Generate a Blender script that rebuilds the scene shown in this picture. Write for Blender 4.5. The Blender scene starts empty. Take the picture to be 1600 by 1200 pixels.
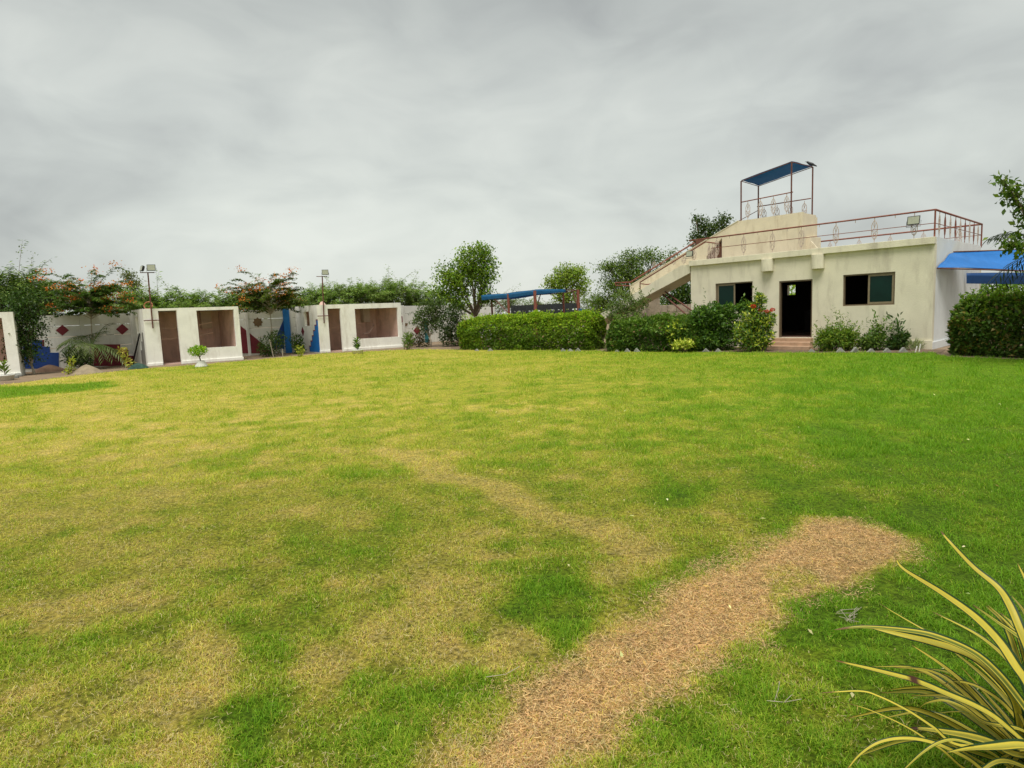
import bpy, math, random
import numpy as np
from mathutils import Vector, Matrix

random.seed(7)
rng = np.random.default_rng(7)
sc = bpy.context.scene
C = sc.collection
PI = math.pi

# ------------------------------------------------------------------ camera
CAM_H = 1.7
FPX, PITCH, ROLL = 967.77, .1142, .0408          # focal length in photo pixels (1600 wide), tilt down, roll
cF = np.array([0, math.cos(PITCH), -math.sin(PITCH)])
_R0 = np.array([1., 0, 0]); _U0 = np.array([0, math.sin(PITCH), math.cos(PITCH)])
cR = _R0 * math.cos(ROLL) - _U0 * math.sin(ROLL)
cU = _U0 * math.cos(ROLL) + _R0 * math.sin(ROLL)
cam = bpy.data.cameras.new('camera')
cam.sensor_width = 36; cam.lens = 36 * FPX / 1600; cam.clip_start = .05; cam.clip_end = 2000
cam_o = bpy.data.objects.new('camera', cam); C.objects.link(cam_o)
M3 = Matrix(((cR[0], cU[0], -cF[0]), (cR[1], cU[1], -cF[1]), (cR[2], cU[2], -cF[2])))
cam_o.matrix_world = Matrix.Translation((0, 0, CAM_H)) @ M3.to_4x4()
sc.camera = cam_o

# ------------------------------------------------------------------ light
SUN_EL, SUN_AZ = math.radians(68), math.radians(192)      # azimuth from +Y clockwise: from behind the camera
sc.view_settings.view_transform = 'Standard'
sc.view_settings.look = 'None'
sc.view_settings.gamma = 1
sc.view_settings.use_curve_mapping = False
sc.view_settings.exposure = 1.42
w = bpy.data.worlds.new('World'); sc.world = w; w.use_nodes = True
nt = w.node_tree; nt.nodes.clear()
def N(t, typ, **kw):
    n = t.nodes.new(typ)
    for k, v in kw.items():
        if k.startswith('i_'):
            n.inputs[k[2:].replace('_', ' ')].default_value = v
        else:
            setattr(n, k, v)
    return n
def mth(t, op, a, b=None):
    n = t.nodes.new('ShaderNodeMath'); n.operation = op
    for i, v in enumerate((a, b)):
        if v is None: continue
        if isinstance(v, (int, float)): n.inputs[i].default_value = v
        else: t.links.new(v, n.inputs[i])
    return n.outputs[0]
def ramp(t, fac, stops):
    n = t.nodes.new('ShaderNodeValToRGB'); e = n.color_ramp.elements
    while len(e) < len(stops): e.new(.5)
    for k, (p, c) in enumerate(stops):
        e[k].position = p; e[k].color = (*c, 1)
    t.links.new(fac, n.inputs[0]); return n.outputs[0]
def mix(t, blend, fac, a, b):
    n = t.nodes.new('ShaderNodeMix'); n.data_type = 'RGBA'; n.blend_type = blend
    for i, v in ((0, fac), (6, a), (7, b)):
        if isinstance(v, (int, float)): n.inputs[i].default_value = v
        elif isinstance(v, tuple): n.inputs[i].default_value = (*v, 1)
        else: t.links.new(v, n.inputs[i])
    return n.outputs[2]
out = N(nt, 'ShaderNodeOutputWorld'); bg = N(nt, 'ShaderNodeBackground'); bg.inputs[1].default_value = .1
sky = N(nt, 'ShaderNodeTexSky', sky_type='NISHITA', sun_disc=False, sun_elevation=SUN_EL, sun_rotation=SUN_AZ)
tc = N(nt, 'ShaderNodeTexCoord'); sx = N(nt, 'ShaderNodeSeparateXYZ'); nt.links.new(tc.outputs['Generated'], sx.inputs[0])
mpv = N(nt, 'ShaderNodeMapping'); mpv.inputs['Scale'].default_value = (1, 1, 2.1); mpv.inputs['Location'].default_value = (3.1, .4, 1.7); nt.links.new(tc.outputs['Generated'], mpv.inputs[0])
n1 = N(nt, 'ShaderNodeTexNoise', i_Scale=1.8, i_Detail=4., i_Roughness=.5, i_Distortion=.5); nt.links.new(mpv.outputs[0], n1.inputs['Vector'])
n2 = N(nt, 'ShaderNodeTexNoise', i_Scale=6.5, i_Detail=5., i_Roughness=.5, i_Distortion=.6); nt.links.new(mpv.outputs[0], n2.inputs['Vector'])
f1 = mth(nt, 'ADD', mth(nt, 'MULTIPLY', n1.outputs[0], .65), mth(nt, 'MULTIPLY', n2.outputs[0], .35))
cloud = ramp(nt, f1, [(.28, (1.42, 1.47, 1.45)), (.40, (1.85, 1.92, 1.86)), (.53, (2.28, 2.37, 2.26)), (.68, (2.70, 2.78, 2.62))])
hz = ramp(nt, sx.outputs[2], [(0, (1.12, 1.12, 1.09)), (.16, (1.08, 1.09, 1.06)), (.30, (.97, .98, .97)), (.46, (.80, .81, .81))])
cloud = mix(nt, 'MULTIPLY', 1.0, cloud, hz)
col = mix(nt, 'MIX', .965, sky.outputs[0], cloud)
nt.links.new(col, bg.inputs[0]); nt.links.new(bg.outputs[0], out.inputs[0])

sun = bpy.data.lights.new('sun', 'SUN'); sun.energy = 1.5; sun.angle = math.radians(35); sun.color = (1, .97, .9)
so = bpy.data.objects.new('sun', sun); C.objects.link(so)
sd = Vector((math.sin(SUN_AZ) * math.cos(SUN_EL), math.cos(SUN_AZ) * math.cos(SUN_EL), math.sin(SUN_EL)))
so.rotation_euler = sd.to_track_quat('Z', 'Y').to_euler()

# ------------------------------------------------------------------ survey: photo measurements -> places in the yard
def ray(x, y): return cF + cR * (x - 800) / FPX - cU * (y - 600) / FPX
def G(x, y, z=0.):                                # the point at height z seen at a photo pixel
    q = ray(x, y); t = (z - CAM_H) / q[2]; return q * t + np.array([0, 0, CAM_H])
def D(x, y, Y):                                   # the point at distance Y seen at a photo pixel
    q = ray(x, y); t = Y / q[1]; return q * t + np.array([0, 0, CAM_H])
class Fr:                                         # a plan frame: s along, n inward, z up
    def __init__(s, O, ang, side=1, skew=0.):
        s.O = np.array(O, float); s.d = np.array([math.cos(ang), math.sin(ang)])
        s.e = np.array([-s.d[1], s.d[0]]) * side
        if skew: s.e = np.array([-math.sin(ang+skew), math.cos(ang+skew)])
        s.Mi = np.linalg.inv(np.stack([s.d, s.e], 1))
        s.ang = ang
    def p(s, a, n, z): q = s.O + s.d * a + s.e * n; return (q[0], q[1], z)
    def at_n(s, x, y, n):                         # (s, z) on the plane n
        q = ray(x, y); m = s.Mi @ q[:2]; o = s.Mi @ s.O; t = (n + o[1]) / m[1]; return m[0]*t - o[0], CAM_H + q[2] * t
    def at_s(s, x, y, a):                         # (n, z) on the plane s
        q = ray(x, y); m = s.Mi @ q[:2]; o = s.Mi @ s.O; t = (a + o[0]) / m[0]; return m[1]*t - o[1], CAM_H + q[2] * t
HO = Fr((13.356, 19.615), 2.3209, -1)             # the house: s from its right corner, n into it
B1 = Fr((-16.079, 27.453), .5442, 1, .20); B2 = Fr((-10.106, 32.907), .5427, 1, .22)
_g = G(33, 588); B0 = Fr(_g[:2] - 3.9 * B1.d, .5442)
WA = Fr(B1.O + np.array([-math.sin(.5442), math.cos(.5442)]) * 2.72, .5442 + .19)              # boundary wall

# ------------------------------------------------------------------ object helpers
origin = {}
def tag(o, label=None, cat=None, group=None, kind=None):
    if label: o['label'] = label
    if cat: o['category'] = cat
    if group: o['group'] = group
    if kind: o['kind'] = kind
    return o
def thing(name, label, cat, loc=(0, 0, 0), group=None):
    o = bpy.data.objects.new(name, None); C.objects.link(o)
    o.empty_display_size = .2
    o.location = loc; origin[o.name] = np.array(loc, float)
    return tag(o, label, cat, group)
def link(name, me, mat, parent=None):
    o = bpy.data.objects.new(name, me); C.objects.link(o)
    if mat is not None and len(me.materials) == 0: me.materials.append(mat)
    if parent is not None:
        o.parent = parent; origin[o.name] = origin[parent.name]
    else: origin[o.name] = np.zeros(3)
    return o
class MB:
    def __init__(s): s.v = []; s.f = []
    def add(s, vs, fs):
        b = len(s.v); s.v += [tuple(map(float, v)) for v in vs]; s.f += [tuple(b + i for i in f) for f in fs]; return s
    def box8(s, c):
        return s.add(c, [(0, 3, 2, 1), (4, 5, 6, 7), (0, 1, 5, 4), (1, 2, 6, 5), (2, 3, 7, 6), (3, 0, 4, 7)])
    def box(s, fr, s0, s1, n0, n1, z0, z1):
        return s.box8([fr.p(s0, n0, z0), fr.p(s1, n0, z0), fr.p(s1, n1, z0), fr.p(s0, n1, z0),
                       fr.p(s0, n0, z1), fr.p(s1, n0, z1), fr.p(s1, n1, z1), fr.p(s0, n1, z1)])
    def cube(s, c, h):
        x, y, z = c; a, b, d = h
        return s.box8([(x-a, y-b, z-d), (x+a, y-b, z-d), (x+a, y+b, z-d), (x-a, y+b, z-d), (x-a, y-b, z+d), (x+a, y-b, z+d), (x+a, y+b, z+d), (x-a, y+b, z+d)])
    def prism(s, poly, fn, a, b):                 # poly of (u, v); fn(u, v, k) -> point
        n = len(poly)
        vs = [fn(u, v, a) for u, v in poly] + [fn(u, v, b) for u, v in poly]
        return s.add(vs, [tuple(range(n))[::-1], tuple(range(n, 2 * n))] + [(i, (i + 1) % n, n + (i + 1) % n, n + i) for i in range(n)])
    def tube(s, pts, r, k=6, cap=True):
        pts = [np.array(p, float) for p in pts]; n = len(pts)
        rs = r if hasattr(r, '__len__') else [r] * n
        vs = []; up = np.array([0.31, .17, .93])
        for i, p in enumerate(pts):
            t = pts[min(i + 1, n - 1)] - pts[max(i - 1, 0)]; t /= np.linalg.norm(t) + 1e-9
            a = np.cross(t, up)
            if np.linalg.norm(a) < .05: a = np.cross(t, [1, 0, 0])
            a /= np.linalg.norm(a); b = np.cross(t, a)
            for j in range(k):
                th = 2 * PI * j / k; vs.append(p + (a * math.cos(th) + b * math.sin(th)) * rs[i])
        fs = [(i * k + j, i * k + (j + 1) % k, (i + 1) * k + (j + 1) % k, (i + 1) * k + j) for i in range(n - 1) for j in range(k)]
        if cap: fs += [tuple(range(k))[::-1], tuple((n - 1) * k + j for j in range(k))]
        return s.add(vs, fs)
    def lathe(s, c, prof, k=16):                  # prof of (r, z)
        vs = [(c[0] + r * math.cos(2*PI*j/k), c[1] + r * math.sin(2*PI*j/k), c[2] + z) for r, z in prof for j in range(k)]
        n = len(prof)
        fs = [(i*k+j, i*k+(j+1) % k, (i+1)*k+(j+1) % k, (i+1)*k+j) for i in range(n-1) for j in range(k)]
        return s.add(vs, fs + [tuple(range(k))[::-1], tuple((n-1)*k+j for j in range(k))])
    def wall(s, P, u0, u1, v0, v1, d0, d1, holes):   # P(u, depth, v); rectangular holes (u0, u1, v0, v1)
        us = sorted({u0, u1, *[h[0] for h in holes], *[h[1] for h in holes]}); vs_ = sorted({v0, v1, *[h[2] for h in holes], *[h[3] for h in holes]})
        solid = lambda i, j: 0 <= i < len(us)-1 and 0 <= j < len(vs_)-1 and not any(h[0]-1e-6 <= us[i] and us[i+1] <= h[1]+1e-6 and h[2]-1e-6 <= vs_[j] and vs_[j+1] <= h[3]+1e-6 for h in holes)
        for i in range(len(us)-1):
            for j in range(len(vs_)-1):
                if not solid(i, j): continue
                a, b, c, d = us[i], us[i+1], vs_[j], vs_[j+1]
                q = lambda pts: s.add([P(*p) for p in pts], [(0, 1, 2, 3)])
                q([(a, d0, c), (b, d0, c), (b, d0, d), (a, d0, d)]); q([(b, d1, c), (a, d1, c), (a, d1, d), (b, d1, d)])
                if not solid(i-1, j): q([(a, d1, c), (a, d0, c), (a, d0, d), (a, d1, d)])
                if not solid(i+1, j): q([(b, d0, c), (b, d1, c), (b, d1, d), (b, d0, d)])
                if not solid(i, j-1): q([(a, d1, c), (b, d1, c), (b, d0, c), (a, d0, c)])
                if not solid(i, j+1): q([(a, d0, d), (b, d0, d), (b, d1, d), (a, d1, d)])
        return s
    def mesh(s, name, off=(0, 0, 0), smooth=False, bevel=0):
        me = bpy.data.meshes.new(name)
        v = np.array(s.v) - np.array(off)
        me.from_pydata([tuple(p) for p in v], [], s.f); me.validate()
        import bmesh
        bm = bmesh.new(); bm.from_mesh(me); bmesh.ops.remove_doubles(bm, verts=bm.verts, dist=1e-5)
        bmesh.ops.recalc_face_normals(bm, faces=bm.faces)
        if bevel: bmesh.ops.bevel(bm, geom=[e for e in bm.edges if len(e.link_faces) == 2 and e.calc_face_angle(0) > .6], offset=bevel, segments=2, affect='EDGES', profile=.6)
        bm.to_mesh(me); bm.free()
        if smooth:
            for p in me.polygons: p.use_smooth = True
        return me
    def build(s, name, mat, parent=None, smooth=False, bevel=0, label=None):
        off = origin[parent.name] if parent is not None else (0, 0, 0)
        o = link(name, s.mesh(name, off, smooth, bevel), mat, parent)
        if label: o['label'] = label
        return o
def np_mesh(name, v, k, col=None, mat=None, parent=None, smooth=False):   # v: (n*k, 3); every k verts one face
    if parent is not None: v = v - origin[parent.name]
    n = len(v) // k
    me = bpy.data.meshes.new(name)
    me.vertices.add(len(v)); me.vertices.foreach_set('co', v.astype(np.float32).ravel())
    me.loops.add(n * k); me.loops.foreach_set('vertex_index', np.arange(n * k, dtype=np.int32))
    me.polygons.add(n); me.polygons.foreach_set('loop_start', np.arange(0, n * k, k, dtype=np.int32))
    if col is not None:
        a = me.color_attributes.new('col', 'FLOAT_COLOR', 'POINT')
        a.data.foreach_set('color', np.c_[col, np.ones(len(col))].astype(np.float32).ravel())
    me.update(calc_edges=True)
    return link(name, me, mat, parent)

# ------------------------------------------------------------------ materials
def mat(name, rgb, rough=.7, var=.12, scale=3., bump=.0, bscale=40., metal=0., dirt=None, dirt_amt=.35, dirt_scale=1.2, spec=.4):
    m = bpy.data.materials.new(name); m.use_nodes = True; t = m.node_tree; b = t.nodes['Principled BSDF']
    b.inputs['Roughness'].default_value = rough; b.inputs['Metallic'].default_value = metal; b.inputs['Specular IOR Level'].default_value = spec
    tcn = N(t, 'ShaderNodeTexCoord')
    no = N(t, 'ShaderNodeTexNoise', i_Scale=scale, i_Detail=6., i_Roughness=.6); t.links.new(tcn.outputs['Object'], no.inputs['Vector'])
    lo = tuple(c * (1 - var) for c in rgb); hi = tuple(min(1, c * (1 + var)) for c in rgb)
    c = ramp(t, no.outputs[0], [(.3, lo), (.7, hi)])
    if dirt:
        mp = N(t, 'ShaderNodeMapping'); mp.inputs['Scale'].default_value = (1.6, 1.6, .35); t.links.new(tcn.outputs['Object'], mp.inputs[0])
        n3 = N(t, 'ShaderNodeTexNoise', i_Scale=dirt_scale, i_Detail=8., i_Roughness=.68); t.links.new(mp.outputs[0], n3.inputs['Vector'])
        fm = ramp(t, n3.outputs[0], [(.5, (0, 0, 0)), (.72, (dirt_amt,) * 3)])
        c = mix(t, 'MIX', fm, c, dirt)
    t.links.new(c, b.inputs['Base Color'])
    if bump:
        nb = N(t, 'ShaderNodeTexNoise', i_Scale=bscale, i_Detail=4.); t.links.new(tcn.outputs['Object'], nb.inputs['Vector'])
        bn = N(t, 'ShaderNodeBump', i_Strength=bump, i_Distance=.02); t.links.new(nb.outputs[0], bn.inputs['Height']); t.links.new(bn.outputs[0], b.inputs['Normal'])
    return m
def leaf_mat(name, trans=.35, rough=.55, spec=.12, scale=1.0):
    m = bpy.data.materials.new(name); m.use_nodes = True; t = m.node_tree; b = t.nodes['Principled BSDF']
    a = N(t, 'ShaderNodeAttribute', attribute_name='col')
    t.links.new(a.outputs['Color'], b.inputs['Base Color']); b.inputs['Roughness'].default_value = rough; b.inputs['Specular IOR Level'].default_value = spec
    tr = N(t, 'ShaderNodeBsdfTranslucent')
    hs = mix(t, 'MULTIPLY', 1., a.outputs['Color'], (1.25, 1.35, .7)); t.links.new(hs, tr.inputs[0])
    ms = N(t, 'ShaderNodeMixShader'); ms.inputs[0].default_value = trans
    t.links.new(b.outputs[0], ms.inputs[1]); t.links.new(tr.outputs[0], ms.inputs[2])
    t.links.new(ms.outputs[0], t.nodes['Material Output'].inputs[0])
    return m
CREAM = mat('cream_paint', (.72, .67, .515), .8, .08, 1.4, .3, 30, dirt=(.36, .32, .24), dirt_amt=.6)
SIDE = mat('white_side_paint', (.70, .72, .72), .8, .06, 1.2, .2, 30, dirt=(.42, .42, .40), dirt_amt=.4)
TAN = mat('upper_cream_paint', (.68, .60, .44), .8, .09, 1.6, .25, 26, dirt=(.36, .27, .16), dirt_amt=.6, dirt_scale=2.2)
WHITE = mat('white_wash', (.84, .83, .765), .8, .07, 1.8, .3, 24, dirt=(.40, .34, .26), dirt_amt=.5, dirt_scale=1.6)
PANELM = mat('grey_white_wall', (.66, .65, .595), .85, .09, 1.6, .25, 22, dirt=(.30, .27, .22), dirt_amt=.5)
TERRA = mat('bare_plaster', (.66, .45, .37), .9, .16, 2.2, .3, 24, dirt=(.17, .11, .09), dirt_amt=.5)
MAROON = mat('maroon_paint', (.17, .018, .028), .7, .15, 4)
BLUE = mat('blue_paint', (.012, .16, .50), .65, .12, 4)
NAVY = mat('navy_paint', (.012, .05, .22), .7, .12, 4)
BROWNP = mat('brown_paint', (.16, .10, .05), .7, .15, 4)
RUST = mat("red_oxide_pipe", (.22, .07, .045), .55, .3, 9, .1, 60)
DKRUST = mat('dark_rusty_pipe', (.13, .05, .035), .6, .3, 9)
IRON = mat('pale_wrought_iron', (.50, .40, .34), .6, .35, 12)
ALU = mat('bronze_aluminium', (.17, .125, .08), .4, .1, 6, metal=.3)
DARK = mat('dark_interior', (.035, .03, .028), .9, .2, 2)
CONC = mat('grey_concrete', (.42, .40, .35), .9, .15, 6, .3, 50)
STEPM = mat('red_stone_step', (.44, .29, .19), .85, .18, 5, .25, 40)
STONE = mat('white_stone', (.27, .27, .245), .9, .15, 9, .3, 40)
BARK = mat('bark', (.17, .13, .09), .9, .3, 14, .5, 40)
PALEBARK = mat('pale_bark', (.36, .31, .24), .9, .25, 12, .4, 40)
BLACK = mat('black_metal', (.02, .02, .022), .5, .2, 6)
SOILM = mat('dug_soil', (.27, .215, .14), .95, .25, 5, .6, 25)
BED = mat('bed_soil', (.14, .095, .06), .95, .3, 4, .8, 20)
ROOFM = mat('roof_screed', (.40, .38, .33), .9, .15, 2)
POTW = mat('white_pot', (.66, .65, .60), .8, .1, 8, .2, 30, dirt=(.3, .26, .2), dirt_amt=.4, dirt_scale=4)
NETM = mat('dark_lattice', (.03, .035, .035), .8, .3, 6)
LENS = mat('lamp_glass', (.33, .345, .26), .25, .1, 10)
TARP = mat('blue_tarpaulin', (.022, .15, .44), .5, .12, 3, .15, 14, spec=.3)
def net_mat(name, rgb, tr):
    m = mat(name, rgb, .6, .18, 3.5, .15, 20); t = m.node_tree; b = t.nodes['Principled BSDF']
    x = N(t, 'ShaderNodeBsdfTranslucent'); x.inputs[0].default_value = (*rgb, 1)
    ms = N(t, 'ShaderNodeMixShader'); ms.inputs[0].default_value = tr
    t.links.new(b.outputs[0], ms.inputs[1]); t.links.new(x.outputs[0], ms.inputs[2]); t.links.new(ms.outputs[0], t.nodes['Material Output'].inputs[0])
    return m
NETB = net_mat('blue_shade_cloth', (.022, .155, .33), .5)
GLASS = mat('green_tinted_glass', (.003, .022, .016), .12, .3, 1.5, spec=.18)
LEAF = leaf_mat('leaf'); GLOSSY = leaf_mat('glossy_leaf', .3, .45, .22); BLADE = leaf_mat('grass_blade', .4, .6, .2)
PETAL = leaf_mat('petal', .3, .6, .2); STRAP = leaf_mat('strap_leaf', .22, .45, .2)

# ------------------------------------------------------------------ noise on the lawn
_lat = rng.random((256, 256))
def vnoise(x, y, seed=0):
    x = x + seed * 17.3; y = y + seed * 5.1
    xi = np.floor(x).astype(int); yi = np.floor(y).astype(int); fx = x - xi; fy = y - yi
    fx = fx * fx * (3 - 2 * fx); fy = fy * fy * (3 - 2 * fy); g = lambda a, b: _lat[a & 255, b & 255]
    return (g(xi, yi) * (1-fx) + g(xi+1, yi) * fx) * (1-fy) + (g(xi, yi+1) * (1-fx) + g(xi+1, yi+1) * fx) * fy
def fbm(x, y, o=4, seed=0):
    s = 0; a = .5; t = 0
    for k in range(o): s = s + a * vnoise(x * 2**k, y * 2**k, seed + k); t += a; a *= .55
    return s / t
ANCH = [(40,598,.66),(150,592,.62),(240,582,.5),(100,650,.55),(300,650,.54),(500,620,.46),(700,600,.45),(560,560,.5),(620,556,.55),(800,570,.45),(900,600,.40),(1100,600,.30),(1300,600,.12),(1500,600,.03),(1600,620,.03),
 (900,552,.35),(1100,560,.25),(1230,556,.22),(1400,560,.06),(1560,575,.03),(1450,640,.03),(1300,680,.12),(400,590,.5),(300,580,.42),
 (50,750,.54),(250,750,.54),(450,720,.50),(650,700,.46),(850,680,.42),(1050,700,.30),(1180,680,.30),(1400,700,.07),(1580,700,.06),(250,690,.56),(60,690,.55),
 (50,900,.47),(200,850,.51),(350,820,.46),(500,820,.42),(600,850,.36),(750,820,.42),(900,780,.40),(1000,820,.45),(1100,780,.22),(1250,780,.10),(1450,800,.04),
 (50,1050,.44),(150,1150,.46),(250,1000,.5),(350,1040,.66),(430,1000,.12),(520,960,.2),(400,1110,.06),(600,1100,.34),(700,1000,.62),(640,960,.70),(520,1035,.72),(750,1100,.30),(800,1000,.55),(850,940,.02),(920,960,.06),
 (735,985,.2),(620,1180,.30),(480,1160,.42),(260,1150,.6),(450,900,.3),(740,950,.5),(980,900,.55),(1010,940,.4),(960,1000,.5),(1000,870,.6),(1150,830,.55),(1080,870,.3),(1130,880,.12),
 (1250,1000,.10),(1200,1100,.14),(1350,1100,.14),(1100,1180,.20),(1450,950,.03),(1500,1050,.06),(1300,930,.05),(1250,1040,.3),(1120,1110,.35),(1000,1190,.25),(1590,900,.03),(1230,870,.2)]  # grass dryness; nearest front values lowered further to paint in lens darkening
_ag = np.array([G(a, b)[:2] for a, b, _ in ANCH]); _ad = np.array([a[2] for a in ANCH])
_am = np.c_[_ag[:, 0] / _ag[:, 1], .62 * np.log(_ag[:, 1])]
def pix_poly(ps): return np.array([G(a, b)[:2] for a, b in ps])
STRAW_P = pix_poly([(1265,812),(1330,816),(1400,836),(1436,852),(1420,874),(1330,906),(1235,944),(1180,990),(1140,1015),(1060,1062),(990,1108),(900,1170),(850,1220),(680,1220),(676,1165),(760,1112),(830,1072),(900,1040),(960,1003),(1030,962),(1085,920),(1130,892),(1200,864),(1245,842)])
STRIP_P = pix_poly([(-60,606),(60,603),(165,597),(182,604),(120,612),(0,623),(-60,628)])
STREAK = np.array([G(a, b)[:2] for a, b in ((610,705),(700,742),(790,775),(860,800),(930,825),(1000,862))])
def poly_sd(P, x, y):                             # signed distance to a polygon, positive inside
    d = np.full(x.shape, 1e9); ins = np.zeros(x.shape, bool)
    for i in range(len(P)):
        a, b = P[i], P[(i+1) % len(P)]; e = b - a
        t = np.clip(((x-a[0])*e[0] + (y-a[1])*e[1]) / (e @ e), 0, 1)
        d = np.minimum(d, np.hypot(x-a[0]-t*e[0], y-a[1]-t*e[1]))
        c = (a[1] > y) != (b[1] > y)
        ins ^= c & (x < (b[0]-a[0]) * (y-a[1]) / (b[1]-a[1] + 1e-12) + a[0])
    return np.where(ins, d, -d)
def line_d(L, x, y):
    d = np.full(x.shape, 1e9)
    for a, b in zip(L[:-1], L[1:]):
        e = b - a; t = np.clip(((x-a[0])*e[0] + (y-a[1])*e[1]) / (e @ e), 0, 1)
        d = np.minimum(d, np.hypot(x-a[0]-t*e[0], y-a[1]-t*e[1]))
    return d
def sstep(a, b, x): t = np.clip((x-a)/(b-a), 0, 1); return t*t*(3-2*t)
def dryness(x, y):
    wx = x + (fbm(x*1.3, y*1.3, 3, 3) - .5) * .5; wy = y + (fbm(x*1.3, y*1.3, 3, 8) - .5) * .5
    Y = np.maximum(wy, 1.6)
    u = wx / Y; v = .62 * np.log(Y)
    num = 0; den = 1e-9
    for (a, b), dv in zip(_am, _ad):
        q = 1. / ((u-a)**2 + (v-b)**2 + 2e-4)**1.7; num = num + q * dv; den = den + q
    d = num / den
    d = d + (fbm(x*.9, y*.9, 4, 21) - .5) * .26 + (fbm(x*3.2, y*3.2, 4, 31) - .5) * (.30 + .22 * sstep(20, 6, y))
    dp = sstep(.58, .68, fbm(x*1.7+3, y*2.6, 4, 41)) * sstep(.36, .5, d) * sstep(22, 10, y)
    d = d + (.84 - d) * dp * .6
    gp = sstep(.60, .70, fbm(x*1.5, y*2.4, 4, 47)) * sstep(.66, .5, d)
    d = d + (.15 - d) * gp * .5
    d = np.maximum(d, .68 * sstep(.45, .08, line_d(STREAK, wx, wy)) + .05)
    sp = poly_sd(STRAW_P, x + (wx-x)*.35, y + (wy-y)*.35); k = sstep(-.14, .08, sp + (fbm(x*5, y*5, 3, 61)-.5)*.22)
    green_in = sstep(.60, .72, fbm(x*2.1, y*2.1, 3, 55)) * .45 * sstep(4.2, 3.4, y)
    d = d * (1-k) + (.97 - green_in) * k
    k = sstep(-.45, .35, poly_sd(STRIP_P, wx, wy) + (fbm(x*2, y*2, 3, 66)-.5)*.5); d = d * (1-k) + .12 * k
    return np.clip(d, 0, 1)
_K = np.array([0, .15, .35, .55, .75, 1.])
_CR = np.array([[.120,.255,.012],[.200,.315,.018],[.395,.405,.050],[.55,.47,.115],[.65,.475,.175],[.64,.42,.19]])
def dry_col(d): return np.stack([np.interp(d, _K, _CR[:, i]) for i in range(3)], -1)

# ------------------------------------------------------------------ ground
gm = bpy.data.materials.new('dry_earth'); gm.use_nodes = True; t = gm.node_tree; b = t.nodes['Principled BSDF']; b.inputs['Roughness'].default_value = .95
tcn = N(t, 'ShaderNodeTexCoord'); no = N(t, 'ShaderNodeTexNoise', i_Scale=.8, i_Detail=9., i_Roughness=.65); t.links.new(tcn.outputs['Object'], no.inputs['Vector'])
t.links.new(ramp(t, no.outputs[0], [(.3, (.15, .10, .062)), (.7, (.29, .21, .13))]), b.inputs['Base Color'])
nb = N(t, 'ShaderNodeTexNoise', i_Scale=14., i_Detail=5.); t.links.new(tcn.outputs['Object'], nb.inputs['Vector'])
bn = N(t, 'ShaderNodeBump', i_Strength=.7, i_Distance=.03); t.links.new(nb.outputs[0], bn.inputs['Height']); t.links.new(bn.outputs[0], b.inputs['Normal'])
g = MB().add([(-700, -300, 0), (700, -300, 0), (700, 1100, 0), (-700, 1100, 0)], [(0, 1, 2, 3)]).build('ground', gm); tag(g, kind='structure')

# lawn: a fan-shaped sheet up to its edge in front of booths, hedges and house
EDGE = [(-34, 15.5)] + [tuple(G(a, b)[:2]) for a, b in ((-40,606),(34,598),(112,588),(215,577),(250,574),(300,571),(380,564),(470,556),(500,553),(560,550),(640,546),(712,546.5),(800,547.5),(928,547.5),(950,550),(1100,550),(1200,551),(1300,551),(1455,551),(1478,557.5),(1600,562))] + [(24, 15.0), (34, 9)]
EDGE = np.array(EDGE)
AP = np.array([0, -4.])
_ea = np.arctan2(EDGE[:, 0] - AP[0], EDGE[:, 1] - AP[1]); _er = np.hypot(EDGE[:, 0] - AP[0], EDGE[:, 1] - AP[1])
_o = np.argsort(_ea); _ea = _ea[_o]; _er = _er[_o]
def edge_r(a): return np.interp(a, _ea, _er)
na, nr = 420, 300
aa = np.linspace(_ea[0], _ea[-1], na)
tt = np.linspace(0, 1, nr)
rr = 1.2 * (edge_r(aa)[None, :] / 1.2) ** tt[:, None]
gx = AP[0] + rr * np.sin(aa)[None, :]; gy = AP[1] + rr * np.cos(aa)[None, :]
gz = .006 + .03 * (fbm(gx * .35, gy * .35, 3, 70) - .5) * sstep(1, 4, gy) * sstep(0, 3, edge_r(aa)[None, :] - rr) + .0
gz = np.maximum(gz, .006)
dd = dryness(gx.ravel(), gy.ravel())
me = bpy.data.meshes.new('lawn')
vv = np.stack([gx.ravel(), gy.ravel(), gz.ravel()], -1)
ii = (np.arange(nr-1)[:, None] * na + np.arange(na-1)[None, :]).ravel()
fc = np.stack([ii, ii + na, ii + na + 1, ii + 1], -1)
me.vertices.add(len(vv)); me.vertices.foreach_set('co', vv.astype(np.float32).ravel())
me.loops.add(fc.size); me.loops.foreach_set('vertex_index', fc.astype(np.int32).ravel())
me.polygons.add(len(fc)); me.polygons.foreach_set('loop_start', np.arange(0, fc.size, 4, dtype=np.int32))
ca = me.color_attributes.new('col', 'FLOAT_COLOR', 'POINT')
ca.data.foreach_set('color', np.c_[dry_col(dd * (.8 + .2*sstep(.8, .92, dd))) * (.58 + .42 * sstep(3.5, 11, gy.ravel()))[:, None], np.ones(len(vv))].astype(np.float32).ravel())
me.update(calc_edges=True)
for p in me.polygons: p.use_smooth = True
lm = bpy.data.materials.new('lawn_turf'); lm.use_nodes = True; t = lm.node_tree; b = t.nodes['Principled BSDF']; b.inputs['Roughness'].default_value = .9; b.inputs['Specular IOR Level'].default_value = .1
at_ = N(t, 'ShaderNodeAttribute', attribute_name='col'); tcn = N(t, 'ShaderNodeTexCoord')
na1 = N(t, 'ShaderNodeTexNoise', i_Scale=38., i_Detail=6., i_Roughness=.7); t.links.new(tcn.outputs['Object'], na1.inputs['Vector'])
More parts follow.
